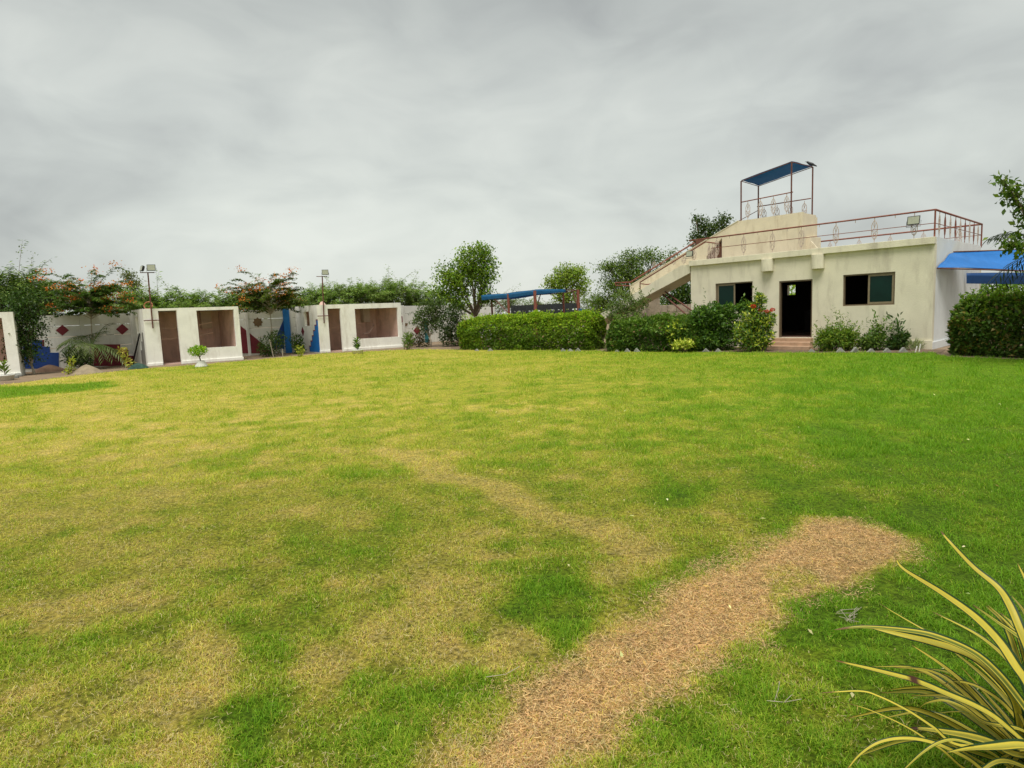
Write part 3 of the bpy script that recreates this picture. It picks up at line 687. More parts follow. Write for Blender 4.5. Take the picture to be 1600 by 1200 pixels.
MB().box(HO, .2, S_L, W_H-.12, W_H, ZD, ZP).build('parapet', CREAM, house)
# upper stair tower ---------------------------------------------------
NT = 1.20
zb = lambda s: 2.69 + .4405*(12.55 - s)                     # sloping top of the long stair wall
s1_, z1_ = HO.at_n(1153, 341, NT); s2_, z2_ = HO.at_n(1254.5, 336, NT)
ztop = .5*(z1_+z2_); SB = 12.45
tread = lambda s: 3.42 - .43*(s - S_L)                      # line of the flight
sd0_, _ = HO.at_n(1128, 400, NT); sd1_, _ = HO.at_n(1104, 403, NT)
poly = [(SB, tread(SB)-.22), (SB, zb(SB)), (s1_, ztop), (s2_, ztop), (s2_, ZD+.002), (sd0_, ZD+.002), (sd0_, zb(sd0_)-.36), (sd1_, ZD+.35), (sd1_, ZD+.002), (S_L+.01, ZD+.002), (S_L+.01, tread(S_L)-.28)]
mbt = MB()
def tri_prism(mb, poly, n0, n1):
    from mathutils.geometry import tessellate_polygon
    P = [Vector((u, v, 0)) for u, v in poly]; T = tessellate_polygon([P]); n = len(poly)
    vs = [hp(u, n0, v) for u, v in poly] + [hp(u, n1, v) for u, v in poly]
    mb.add(vs, [tuple(t_) for t_ in T] + [tuple(i+n for i in t_[::-1]) for t_ in T] + [(i, (i+1) % n, n+(i+1) % n, n+i) for i in range(n)])
    return mb
tw = tri_prism(mbt, poly, NT, NT+.13).build('stair_tower', TAN, house)
MB().prism([(SB, zb(SB)+.002), (s1_, ztop+.002), (s1_, ztop+.03), (SB, zb(SB)+.03)], lambda u, v, n: hp(u, n, v), NT-.02, NT+.15).build('coping', CREAM, tw)
MB().box(HO, sd0_+.004, sd1_+.6, NT+.14, NT+.18, ZD+.002, zb(sd0_)-.3).build('door_leaf', mat('brown_board', (.13, .055, .035), .8, .3, 6), tw)
MB().box(HO, s2_+.13, s1_-.1, NT+.135, 2.45, ztop-.62, ztop-.5).build('floor_slab', TAN, tw)
MB().box(HO, s2_+.0, s2_+.125, NT+.135, 2.45, ZD+.002, ztop-.03).build('end_wall', TAN, tw)
tri_prism(MB(), [(9.2, ZD+.4), (s1_, ztop-.1), (s2_, ztop-.1), (s2_, ZD+.002), (8.5, ZD+.002)], 2.452, 2.58).build('rear_wall', TAN, tw)
bs = [(HO.at_n(1266, 348, 2.0), .02), (HO.at_n(1274, 370, 2.0), .0)]
pz = s2_ - .002
for (s_, z_), _ in bs:
    MB().box(HO, s_, pz, NT+.35, 2.55, ZD+.002, z_).build('step', TAN, tw, bevel=.01); pz = s_ - .002
s_c = HO.at_n(1282, 388, 1.6)[0]
MB().prism([(pz, ZD+.002), (pz, ZD+.55), (s_c, ZD+.12), (s_c, ZD+.002)], lambda u, v, n: hp(u, n, v), NT+.35, NT+.47).build('step', TAN, tw)
# outside flight ------------------------------------------------------
stair = tri_prism(MB(), [(S_L+.034, ZD-.02), (S_L+.034, ZD-.36), (16.3, -.02), (16.45, .05), (16.45, .12), (S_L+.45, ZD-.02)], 0.0, 1.195).build('staircase', CREAM, house)
ns = 22; run = (16.1 - S_L - .2)/ns
for k in range(ns):
    a = S_L + .12 + run*k; zt = tread(a + run*.35) - .0
    MB().box(HO, a, a+run-.002, .03, 1.19, tread(a+run)-.10, zt).build('step', CREAM, stair)
sr0, zq0 = HO.at_n(1000, 441, .06); sr1, zq1 = HO.at_n(1102, 378, .06)
zh = lambda s: zq0 + (zq1-zq0)*(s-sr0)/(sr1-sr0)
hr = rail([[hp(sr0, .06, tread(sr0)-.05), hp(sr0, .06, zq0), hp(sr1, .06, zq1), hp(sr1, NT-.05, zq1-.02)]], .028)
rail([[hp(sr0, .06, zq0-.06), hp(sr0-.35, .06, zq0-.12), hp(sr0-.75, .06, tread(sr0-.7)+.1)]], .022, hr, RUST, 'mid_rail')
for s_ in np.linspace(sr0-.75, sr1+.5, 5):
    baluster(hr, hp(s_, .06, max(tread(s_), ZD) + .02), HO.ang, bal_me, max(.3, (zh(s_)-max(tread(s_), ZD)-.03)/.83))
for n_ in (.35, .62, .9): baluster(hr, hp(sr1, n_, ZD), HO.ang+PI/2, bal_me, (zq1-ZD-.03)/.83)
a, za = HO.at_n(985, 441, NT+.05); b_, zb_ = HO.at_n(1085, 379, NT+.05); c_, zc_ = HO.at_n(961, 442, NT+.05)
br = rail([[hp(c_, NT+.05, zc_), hp(a, NT+.05, za), hp(b_, NT+.05, zb_)]], .034)
for s_ in np.linspace(a, b_, 5)[1:]: MB().tube([hp(s_, NT+.05, zb(min(s_, SB))-.02), hp(s_, NT+.05, za + (zb_-za)*(s_-a)/(b_-a))], .014, 4).build('bracket', RUST, br)
m = MB().tube([hp(c_, NT+.05, zc_), hp(c_-.05, NT+.05, zc_-.12), hp(SB-.1, NT+.05, zb(SB))], .03, 5)
m.build('bracket', RUST, br)

# roof canopy ----------------------------------------------------------
NC, NC2 = NT+.06, 2.5
can = thing('roof_canopy', 'small blue shade canopy on four rust-red posts above the rooftop stair tower', 'canopy', hp((s1_+s2_)/2, 1.8, ztop))
cs = {}
for key, x, y, yb, n_ in (('a', 1158, 283, 346, NC), ('b', 1237, 253, 338, NC), ('c', 1185, 291, 343, NC2), ('d', 1270, 261, 345, NC2)):
    s_, z_ = HO.at_n(x, y, n_); _, z0_ = HO.at_n(x, yb, n_)
    cs[key] = (s_, n_, z_)
    zl = min(z0_, ztop) - .02
    if key == 'd': zl = ZD
    MB().tube([hp(s_, n_, zl), hp(s_, n_, z_)], .03, 6).build('post', DKRUST, can)
m = MB()
for a, b_ in ('ab', 'bd', 'dc', 'ca'): m.tube([hp(*cs[a]), hp(*cs[b_])], .015, 5)
m.build('frame', DKRUST, can)
def cloth(name, c00, c10, c11, c01, matr, par, sag=.08, nu=14, nv=8, rip=.012, label=None, th=.006):
    c00, c10, c11, c01 = [np.array(c, float) for c in (c00, c10, c11, c01)]
    m = MB(); vs = []
    for lay in (0, th):
        for j in range(nv+1):
            for i in range(nu+1):
                u, v = i/nu, j/nv
                p = (c00*(1-u)+c10*u)*(1-v) + (c01*(1-u)+c11*u)*v
                z = -sag*4*(u*(1-u)*v*(1-v))**.5*.5*1.0 + rip*math.sin(u*9+v*2)*math.sin(v*PI) + rip*.6*math.sin(v*11+u*5)
                vs.append((p[0], p[1], p[2]+z+lay))
    k = (nu+1)*(nv+1); fs = []
    for j in range(nv):
        for i in range(nu):
            q = j*(nu+1)+i; fs += [(q, q+1, q+nu+2, q+nu+1), (k+q, k+q+nu+1, k+q+nu+2, k+q+1)]
    ed = [i for i in range(nu+1)] + [j*(nu+1)+nu for j in range(1, nv+1)] + [nv*(nu+1)+i for i in range(nu-1, -1, -1)] + [j*(nu+1) for j in range(nv-1, 0, -1)]
    for a, b_ in zip(ed, ed[1:]+ed[:1]): fs.append((a, k+a, k+b_, b_))
    return m.add(vs, fs).build(name, matr, par, True, label=label)
up = np.array([0, 0, .03])
cloth('cloth', np.array(hp(*cs['a']))+up, np.array(hp(*cs['b']))+up, np.array(hp(*cs['d']))+up, np.array(hp(*cs['c']))+up, NETB, can, .16)
for na_, (x0, y0), (x1, y1), n_ in (('front', (1158, 316), (1239, 300), NC), ('back', (1183, 323), (1267, 310), NC2)):
    a, za = HO.at_n(x0, y0, n_); b_, zb_ = HO.at_n(x1, y1, n_)
    r_ = rail([[hp(a, n_, za), hp(b_, n_, zb_)]], .02, can, RUST)
    for k in range(4 if na_ == 'front' else 4):
        f_ = (k+.55)/4; s_ = a+(b_-a)*f_; zt = za+(zb_-za)*f_; baluster(r_, hp(s_, n_, ztop - (.0 if na_ == 'front' else .06)), HO.ang, bal_me, (zt-ztop)/.83)
a = cs['c']; MB().tube([hp(a[0], NC2, ztop+.5), hp(a[0]+.25, NC, ztop)], .014, 5).build('brace', DKRUST, can)
# crow on the canopy corner
q = np.array(hp(*cs['d'])) + [-.06, 0, .12]
crow = thing('crow', 'dark crow perched on the corner of the rooftop canopy', 'bird', q - [0, 0, .1])
me_ = bpy.data.meshes.new('body'); vs = [(0,0,.0),(.07,0,.03),(.13,0,.085),(.175,0,.11),(-.10,0,-.06),(-.2,0,-.12)]
me_.from_pydata(vs, [(0,1),(1,2),(2,3),(0,4),(4,5)], [])
bo = link('body', me_, BLACK, crow); bo.location = (0, 0, .10); bo.rotation_euler = (0, 0, 2.6)
sk = bo.modifiers.new('skin', 'SKIN')
for v_, r_ in zip(me_.skin_vertices[0].data, (.062, .06, .042, .034, .038, .018)): v_.radius = (r_, r_)
me_.skin_vertices[0].data[0].use_root = True
bo.modifiers.new('sub', 'SUBSURF').levels = 1
m = MB().tube([q + np.array([-.155, .09, .115]), q + np.array([-.20, .12, .105])], [.014, .003], 5); m.build('beak', BLACK, crow)
for k in (.02, -.02): MB().tube([q + [0, k, -.05], q + [0, k, -.10]], .006, 4).build('leg', BLACK, crow)

# floodlights ------------------------------------------------------------
def flood(par, pos, yaw, tilt, w_=.30, h_=.22, housing='housing'):
    """a lamp head whose glass looks along -Y before turning"""
    R = Matrix.Rotation(yaw, 3, 'Z') @ Matrix.Rotation(tilt, 3, 'X'); pos = np.array(pos, float)
    def T(p): return pos + np.array(R @ Vector(p))
    m = MB()
    a, b_, d = w_/2, h_/2, .05
    m.box8([T(p) for p in ((-a,-d,-b_),(a,-d,-b_),(a*.8,d,-b_*.8),(-a*.8,d,-b_*.8),(-a,-d,b_),(a,-d,b_),(a*.8,d,b_*.8),(-a*.8,d,b_*.8))])
    hs_ = m.build(housing, BLACK, par, bevel=.012)
    m = MB(); m.box8([T(p) for p in ((-a*.86,-d-.006,-b_*.82),(a*.86,-d-.006,-b_*.82),(a*.86,-d+.004,-b_*.82),(-a*.86,-d+.004,-b_*.82),(-a*.86,-d-.006,b_*.82),(a*.86,-d-.006,b_*.82),(a*.86,-d+.004,b_*.82),(-a*.86,-d+.004,b_*.82))])
    m.build('lens', LENS, hs_)
    m = MB().tube([T((-a-.015, 0, 0)), T((-a-.015, 0, -b_-.05)), T((a+.015, 0, -b_-.05)), T((a+.015, 0, 0))], .008, 4); m.build('bracket', BLACK, hs_)
YAW = math.atan2(-HO.e[0], HO.e[1])
for (x, y), lab, w_ in (((1428, 345), 'square floodlight clamped to the front roof railing near its right corner', .36), ((1078, 397), 'square floodlight at the foot of the roof railing where the staircase meets the house', .30)):
    s_, z_ = HO.at_n(x, y, -.10); o = thing('floodlight', lab, 'floodlight', hp(s_, -.1, z_), 'floodlights on the roof railing')
    flood(o, hp(s_, -.10, z_), YAW, -.25, w_, w_*.80)
    MB().tube([hp(s_, -.08, z_), hp(s_, .0, z_+.03 if x > 1200 else z_-.1)], .012, 4).build('clamp', BLACK, o)

# blue tarpaulin awning on the right of the house
aw = thing('awning', 'bright blue tarpaulin awning stretched from the side wall of the house', 'awning', (16.5, 22.3, 0))
A_ = np.array(hp(-.04, .18, 2.57)); n2_, z2b = HO.at_s(1490, 393.5, -.04); C_ = np.array(hp(-.04, n2_, z2b))
kA = A_[1]; Bp = D(1660, 424, kA+1.2); Dp = D(1660, 388, C_[1]+1.4)
cloth('tarpaulin', A_, Bp, Dp, C_, TARP, aw, .3, 40, 16, .045)
cloth('valance', D(1510, 427, kA+2.6), D(1660, 426, kA+3.2), D(1660, 446, kA+3.2), D(1510, 442.5, kA+2.6), mat('shaded_blue_cloth', (.008, .05, .16), .7), aw, .0, 20, 3, .02)  # shade under the awning put into the valance colour
for q in ([A_ - [0, 0, .02], Bp - [0, 0, .02]], [C_, Dp]): MB().tube(q, .022, 5).build('pole', DKRUST, aw)
for q in (Bp, Dp): MB().tube([q, [q[0], q[1], 0]], .03, 6).build('post', DKRUST, aw)
q0, q1 = D(1500, 458, 27.5), D(1680, 458, 30)
FW = Fr(q0[:2], math.atan2(q1[1]-q0[1], q1[0]-q0[0]))
fw = thing('garden_wall', 'low white wall glimpsed under the blue awning behind the hedge', 'wall', (q0[0], q0[1], 0))
MB().box(FW, -.3, 1.1, 0, .2, 0, D(1500, 441, 27.5)[2]).build('wall_panel', WHITE, fw)
MB().box(FW, 1.1, 6, .02, .2, 0, 1.75).build('wall_panel', CONC, fw)

# ================================================================== BOUNDARY WALL
zt_w = WA.at_n(105, 488, 0)[1]
WT = .5*(zt_w + WA.at_n(690, 479, 0)[1])
#print('wall top', zt_w, WA.at_n(690, 479, 0)[1], 'booth', B1.at_n(300,480,0))
wall_t = thing('boundary_wall', 'long pale precast boundary wall with painted diamonds and steps behind the booths', 'wall', WA.p(6, 0, 0))
rows = 5; rh = WT/rows; bay = 2.42; s_a, s_b = -12.1, 20.2
k = 0; s_ = s_a
while s_ < s_b:
    MB().box(WA, s_-.075, s_+.075, -.045, .13, 0, WT+.03).build('post', PANELM, wall_t, bevel=.01)
    for r_ in range(rows):
        dz = rng.normal()*.004
        MB().box(WA, s_+.077, s_+bay-.077, dz, .075+dz, r_*rh+.005, (r_+1)*rh-.009).build('panel', PANELM, wall_t, bevel=.008)
    s_ += bay
def on_wall(px): return [WA.at_n(x, y, -.02) for x, y in px]
def plate(px, matr, name, d0=-.016, d1=.004, par=wall_t, pts=None):
    P = pts or on_wall(px)
    from mathutils.geometry import tessellate_polygon
    T = tessellate_polygon([[Vector((u, v, 0)) for u, v in P]]); n = len(P)
    vs = [WA.p(u, d0, v) for u, v in P] + [WA.p(u, d1, v) for u, v in P]
    return MB().add(vs, [tuple(t_) for t_ in T] + [(i, (i+1) % n, n+(i+1) % n, n+i) for i in range(n)]).build(name, matr, par)
def dia(x, y, rx, ry, matr): plate([(x-rx, y), (x, y-ry), (x+rx, y), (x, y+ry)], matr, 'painted_diamond')
dia(97.5, 516, 10.5, 8.5, MAROON); dia(191, 514.5, 10, 8.5, MAROON); dia(652, 516.5, 6, 6.5, MAROON)
plate([(36, 576), (36, 531.5), (66, 531.5), (66, 541.5), (78, 541.5), (78, 551), (92, 551), (92, 570), (92, 576)], NAVY, 'painted_steps')
plate([(64, 531), (68, 531), (68, 541), (80, 541), (80, 550.5), (94, 550.5), (94, 541), (70, 540)], MAROON, 'painted_steps', -.012, .004, pts=on_wall([(66.3, 531), (69, 531), (69, 541.2), (66.3, 541.2)]))
plate([(142, 572), (142, 538), (188, 538), (188, 547), (201, 547), (201, 556), (213, 556), (213, 572)], MAROON, 'painted_steps')
plate([(376, 552), (376, 509), (420, 545), (424, 552)], MAROON, 'painted_triangle')
plate([(424, 545), (444, 497), (444, 545)], NAVY, 'painted_triangle')
P = []
c_ = WA.at_n(403, 503.5, -.02); R_ = .27
for k in range(16): r_ = R_ if k % 2 == 0 else R_*.74; P.append((c_[0]+r_*math.cos(k*PI/8), c_[1]+r_*math.sin(k*PI/8)))
plate(None, BROWNP, 'painted_star', pts=P)
c_ = WA.at_n(628, 499, -.02); P = [(c_[0]+.2*math.cos(k*PI/8), c_[1]+.2*math.sin(k*PI/8)) for k in range(16)]; plate(None, MAROON, 'painted_circle', pts=P)
c_ = WA.at_n(633, 505, -.02); P = [(c_[0]+.2*math.cos(PI+k*PI/8), c_[1]+.2*math.sin(PI+k*PI/8)) for k in range(9)]; plate(None, BROWNP, 'painted_circle', -.02, .004, pts=P)
a, _ = WA.at_n(443, 500, -.1); b_, _ = WA.at_n(452, 500, -.1)
MB().box(WA, a, b_, -.16, -.05, 0, WT+.02).build('painted_pillar', BLUE, wall_t, bevel=.01)
a, _ = WA.at_n(663, 500, -.1); b_, _ = WA.at_n(668, 500, -.1)
MB().box(WA, a, b_, -.12, -.05, 0, WT*.6).build('painted_pillar', mat('teal_paint', (.02, .14, .16), .7), wall_t)
# pale wall behind the hedge and pergola
q0, q1 = G(706, 533), G(772, 531)
PW = Fr(q0[:2], math.atan2(q1[1]-q0[1], q1[0]-q0[0]))
pw = thing('garden_wall', 'short plain white wall section between the big tree and the pergola', 'wall', (q0[0], q0[1], 0))
for k in range(3): MB().box(PW, k*1.02, k*1.02+1.0, 0, .12, 0, PW.at_n(740, 481, 0)[1]).build('panel', PANELM, pw, bevel=.01)

# ================================================================== BOOTHS
ZB = 2.531
def booth(fr, L, label, win, door, DB=2.6, side_holes=()):
    t_ = thing('booth', label, 'booth', fr.p(L/2, DB/2, 0), 'white open booths along the wall')
    p = fr.p; th = .13
    MB().wall(lambda u, d, v: p(u, d, v), 0, L, 0, ZB, 0, th, [h for h in (door, win) if h]).build('front_wall', WHITE, t_)
    MB().wall(lambda u, d, v: p(d, u, v), th, DB-th, 0, ZB, 0, th-.002, list(side_holes)).build('side_wall', WHITE, t_)
    MB().wall(lambda u, d, v: p(d, u, v), th, DB-th, 0, ZB, L-th+.002, L, []).build('side_wall', WHITE, t_)
    MB().wall(lambda u, d, v: p(u, d, v), 0, L, 0, ZB, DB-th, DB, []).build('back_wall', WHITE, t_)
    m = MB(); e_ = .012
    m.box(fr, th+.002, L-th-.002, DB-th-e_, DB-th-.001, .0, ZB-.12)
    m.box(fr, L-th-e_, L-th+.0, th+.002, DB-th-e_-.001, .0, ZB-.12)
    m.build('plaster_lining', TERRA, t_)
    MB().box(fr, th+.002, L-th-.002, th+.002, DB-th-.002, -.02, .05).build('booth_floor', TERRA, t_)
    MB().box(fr, th+.001, L-th-.001, th+.001, DB-th-.001, ZB-.11, ZB-.02).build('roof', CONC, t_)
    MB().box(fr, (door[1] if door else 0)+.02, L+.03, -.05, -.001, 0, .15).build('plinth', WHITE, t_, bevel=.02)
    if door: MB().box(fr, -.03, door[0]-.02, -.05, -.001, 0, .13).build('plinth', WHITE, t_, bevel=.02)
    return t_
def hole(fr, tl, tr, bl, br_, z0=None):
    a = fr.at_n(*tl, 0); b_ = fr.at_n(*tr, 0); c_ = fr.at_n(*bl, 0); d_ = fr.at_n(*br_, 0)
    return ((a[0]+c_[0])/2, (b_[0]+d_[0])/2, z0 if z0 is not None else (c_[1]+d_[1])/2, (a[1]+b_[1])/2)
b1d = hole(B1, (247, 485.5), (276, 485), (255, 568), (284, 567), .0); b1w = hole(B1, (307.5, 484.7), (365, 484), (311.7, 544), (370.5, 541))
b2d = hole(B2, (512, 482), (532, 482), (516, 546), (536, 545), .0); b2w = hole(B2, (554, 482), (621.5, 481), (557.5, 529.5), (624, 526))
booth1 = booth(B1, 3.895, 'white booth in the middle of three with brown doorway and square window opening', b1w, b1d, side_holes=[(1.0, 1.45, 1.45, 2.2)])
booth2 = booth(B2, 4.671, 'white booth with blue stair-step painted on its side wall, farthest of the three', b2w, b2d, side_holes=[(.95, 1.55, 1.45, 2.22)])
b0w = (3.9-2.1, 3.9-.36, .62, ZB-.22); booth0 = booth(B0, 3.9, 'white booth cut off by the edge of the picture beside the dark leafy tree', b0w, (.4, 1.2, 0., ZB-.2), 1.3)
DB = 2.6
# horizontal rods and fittings in the booths
for fr, t_, y_, zz_ in ((B1, booth1, 1.0, (1.62, 1.12)), (B2, booth2, 1.0, (1.25,))):
    for z_ in zz_: MB().tube([fr.p(.15, y_, z_), fr.p(2.2, y_+.35, z_+.05), fr.p(3.2, y_+.6, z_+.22)], .025, 5).build('rod', TERRA, t_)
    MB().tube([fr.p(.55, 1.6, .05), fr.p(.55, 1.6, ZB-.2)], .03, 5).build('rod', TERRA, t_)
MB().box(B1, 2.9, 3.35, DB-.42, DB-.16, 1.55, ZB-.12).build('shelf_box', mat('pale_plaster', (.5, .38, .31), .9), booth1)
MB().tube([B2.p(3.05, 1.2, .85), B2.p(3.4, 1.25, .9), B2.p(3.62, 1.25, 1.15), B2.p(3.72, 1.25, 1.35), B2.p(3.6, 1.25, 1.38)], .055, 7).build('pipe_bend', mat('pink_pipe', (.55, .38, .32), .6), booth2, True)
MB().box(B2, 3.6, 4.0, DB-.5, DB-.16, 1.5, ZB-.15).build('shelf_box', mat('pale_plaster', (.52, .42, .35), .9), booth2, bevel=.02)
# painted blue steps on the side wall of the far booth
def side_plate(fr, pts, matr, name, par, d=-.008):
    from mathutils.geometry import tessellate_polygon
    T = tessellate_polygon([[Vector((u, v, 0)) for u, v in pts]]); n = len(pts)
    vs = [fr.p(d, u, v) for u, v in pts] + [fr.p(.0, u, v) for u, v in pts]
    return MB().add(vs, [tuple(q_) for q_ in T] + [(i, (i+1) % n, n+(i+1) % n, n+i) for i in range(n)]).build(name, matr, par)
for off, matr, dd_ in ((.06, MAROON, -.004), (0, BLUE, -.010)):
    P = [(.004, .05), (.004, 1.72+off)]; st = 6
    for k in range(st): P += [(.16 + .20*k + off, 1.72+off - .28*k), (.16 + .20*k + off, 1.72+off - .28*(k+1))]
    P[-1] = (P[-1][0], .05)
    side_plate(B2, P, matr, 'painted_steps', booth2, dd_)
n_, z_ = 1.85, 1.15
side_plate(B2, [(n_-.18, z_), (n_, z_+.26), (n_+.18, z_), (n_, z_-.26)], MAROON, 'painted_diamond', booth2)
side_plate(B1, [(.3, .05), (.3, 1.5), (.55, 1.5), (.55, 1.1), (.8, 1.1), (.8, .7), (1.05, .7), (1.05, .05)], mat('faded_grey_paint', (.22, .21, .19), .8), 'painted_steps', booth1)
# junk on booth roofs: hose ring, broken tiles
m = MB(); c_ = np.array(B1.p(.35, .5, ZB+.16)); k_ = 16
m.tube([c_ + [.19*math.cos(2*PI*j/k_), .05*math.sin(2*PI*j/k_), .16*math.sin(2*PI*j/k_)] for j in range(k_+1)], .022, 6)
tag(m.build('hose_ring', mat('orange_ring', (.42, .16, .07), .6), None, True), 'orange-brown ring of hose on the roof of the middle booth', 'hose')
m = MB(); c_ = np.array(B2.p(.6, .6, ZB)); m.box8([c_ + p for p in ((-.2,-.1,-.02),(.2,-.1,-.02),(.2,.1,-.02),(-.2,.1,-.02),(-.1,-.03,.17),(.02,-.03,.2),(.02,.05,.2),(-.1,.05,.17))])
tag(m.build('broken_brick', TERRA, None, bevel=.015), 'broken red brick on the roof of the booth with blue painted steps', 'brick')
# lamp posts fixed to the booth fronts
def lamp_post(fr, x_top, y_top, y_bot, x_bot, y_cross, label, double):
    n_ = -.07; s0, z0 = fr.at_n(x_bot, y_bot, n_); s1, z1 = fr.at_n(x_top, y_top, n_)
    t_ = thing('lamp_post', label, 'lamp post', fr.p(s0, n_, 0), 'floodlight posts on the booths')
    MB().tube([fr.p(s0, n_, z0), fr.p(s1, n_, z1)], .032, 6).build('pole', DKRUST, t_)
    zc = fr.at_n(x_bot, y_cross, n_)[1]; MB().tube([fr.p(s0-.32, n_+.0, zc), fr.p(s0+.30, n_, zc)], .022, 5).build('crossbar', DKRUST, t_)
    MB().tube([fr.p(s1-.3, n_, z1), fr.p(s1+.25, n_, z1)], .018, 5).build('crossbar', DKRUST, t_)
    yaw = math.atan2(-fr.e[0], fr.e[1])
    flood(t_, fr.p(s1+.14, n_-.05, z1+.20), yaw-.35, -.2, .34, .29, 'floodlight')
    if double: flood(t_, fr.p(s1-.20, n_-.05, z1+.17), yaw-1.5, -.3, .30, .25, 'floodlight')
    return t_
lamp_post(B1, 231, 426, 513, 239, 500.5, 'rusty lamp post with two floodlights fixed to the middle booth', True)
lamp_post(B2, 503.5, 432, 505, 506.5, 493.5, 'rusty lamp post with a single floodlight fixed to the booth with blue steps', False)
# dark bar leaning on the side of the middle booth, heap of dark net at its foot
m = MB().tube([G(207, 570), B1.p(-.06, 1.1, 1.15), B1.p(-.05, .75, 1.45)], .035, 6)
tag(m.build('leaning_bar', BLACK, None, True), 'bent dark bar leaning on the side of the middle booth', 'bar')
q = G(216, 576)
m = MB(); 
k1, k2 = 12, 5; vs = []; fs = []
for j in range(k2):
    for i in range(k1):
        r_ = (1-j/(k2-1))**.7; vs.append((q[0] + .42*r_*math.cos(2*PI*i/k1)*(1+.2*rng.normal()), q[1] + .35*r_*math.sin(2*PI*i/k1)*(1+.2*rng.normal()), .22*(1-r_**2) + .03*rng.random()))
fs = [(j*k1+i, j*k1+(i+1) % k1, (j+1)*k1+(i+1) % k1, (j+1)*k1+i) for j in range(k2-1) for i in range(k1)]
m.add(vs, fs); tag(m.build('net_heap', mat('dark_green_net', (.03, .07, .05), .9, .4, 9), None, True), 'crumpled heap of dark green net at the foot of the middle booth', 'net')

# ================================================================== PERGOLA
q = {}
YP = 33.0
pg = thing('pergola', 'pergola of red posts under a sagging blue shade cloth behind the clipped hedge', 'pergola', D(835, 545, YP) * [1, 1, 0])
tops = {'a': D(794, 459.5, YP+.6), 'b': D(835.5, 454, YP), 'c': D(903, 453, YP+1.6), 'l': D(752, 463, YP+1.6), 'bl': D(768, 465.5, YP+4.5), 'br': D(880, 458, YP+4.8)}
for k_, r_ in (('a', .07), ('b', .085), ('c', .085), ('bl', .06), ('br', .06)):
    p = tops[k_]; MB().tube([[p[0], p[1], 0], p], r_, 8).build('post', RUST, pg)
m = MB().tube([tops['l'], tops['a'], tops['b'], tops['c']], .022, 6).tube([tops['bl'], tops['br'], tops['c']], .025, 6); m.build('beam', DKRUST, pg)
for a, b_, off in (('a', 'l', 1.0), ('b', 'br', 1.0), ('c', 'br', -1.0)):
    p = tops[a].copy(); r_ = tops[b_]; p[2] -= 1.05; e_ = tops[a] + (r_ - tops[a]) * (1.1/np.linalg.norm(r_-tops[a])); MB().tube([p, e_], .03, 5).build('brace', DKRUST, pg)
cloth('cloth', tops['l'] - [0,0,.04], tops['b'] + [0,0,.04], tops['br'] + [0,0,.06], tops['bl'] - [0, 0, .12], NETB, pg, .25, 18, 10, .035)
cloth('cloth', tops['b'] + [0,0,.03], tops['b']*.22 + tops['c']*.78 + [0,0,.03], tops['br']*1.0 + [0,0,.09], tops['b']*.3+tops['br']*.7 + [0, 0, .09], NETB, pg, .18, 12, 8, .03)
up = np.array([0, -.05, .05]); dn = np.array([.02, -.07, -.20])
cloth('cloth_edge', tops['l'] + up, tops['a'] + up, tops['a'] + dn, tops['l'] + dn, NETB, pg, .0, 10, 2, .02)
cloth('cloth_edge', tops['a'] + up, tops['b'] + up, tops['b'] + dn, tops['a'] + dn, NETB, pg, .0, 10, 2, .02)
q = tops['b']*.3 + tops['c']*.7; cloth('cloth_edge', tops['b'] + up, q + up, q + dn*[1, 1, .6], tops['b'] + dn, NETB, pg, .0, 10, 2, .02)
# dark lattice screen behind the pergola: upright and level slats
LA, LB = D(800, 500, YP+6.2), D(906, 500, YP+6.6)
LF = Fr(LA[:2], math.atan2(LB[1]-LA[1], LB[0]-LA[0])); LL = np.hypot(*(LB-LA)[:2]); zt = D(850, 475.5, YP+6.4)[2]
ls = thing('lattice_screen', 'dark slatted screen standing behind the pergola', 'screen', (LA[0], LA[1], 0))
for k in range(4): MB().box(LF, 0, LL, 0, .03, zt - .08 - .42*k - (.16 if k % 2 else .26), zt - .42*k).build('slat', NETM, ls)
for k in range(15): MB().box(LF, LL*k/14-.05, LL*k/14+.05+.1*(k % 3 == 0), -.035, -.003, 0, zt).build('post', NETM, ls)
# blue cloth hanging between pergola and stairs
q0, q1 = D(903, 482, 31), D(932, 487.5, 31.4)
hc = thing('hanging_cloth', 'sagging strip of blue cloth hung between the pergola and the staircase foot', 'cloth', q0 * [1, 1, 0])
cloth('cloth', q0, q1, q1 + [-.1, 0, -.75], q0 + [0, 0, -.5], NETB, hc, .05, 10, 5, .03)
for q in (q0, q1): MB().tube([q*[1, 1, 0], q + [0, 0, .05]], .03, 5).build('post', DKRUST, hc)

# under the staircase: low stone wall, leaning rusty poles
q0, q1 = D(975, 500, 31.5), D(1090, 500, 30.5); SW = Fr(q0[:2], math.atan2(q1[1]-q0[1], q1[0]-q0[0]))
sw = thing('stone_wall', 'low rough stone wall seen under the outside staircase', 'wall', (q0[0], q0[1], 0))
x_ = 0; z_ = 0; zt = D(1030, 477, 31)[2]; Ls = np.hypot(*(q1-q0)[:2]); rws = 5; STW = mat('rough_stone', (.36, .30, .22), .95, .3, 5, .5, 20)
for r_ in range(rws):
    x_ = -rng.random()*.3
    while x_ < Ls:
        l_ = .4 + .3*rng.random(); MB().box(SW, x_+.008, x_+l_-.008, rng.random()*.03, .28, zt*r_/rws+.006, zt*(r_+1)/rws-.006).build('stone', STW, sw, bevel=.015); x_ += l_
q0 = D(1020, 480, 30.2); 
sp = thing('stone_pillar', 'pale stone pillar stub against the underside of the staircase', 'pillar', q0*[1, 1, 0])
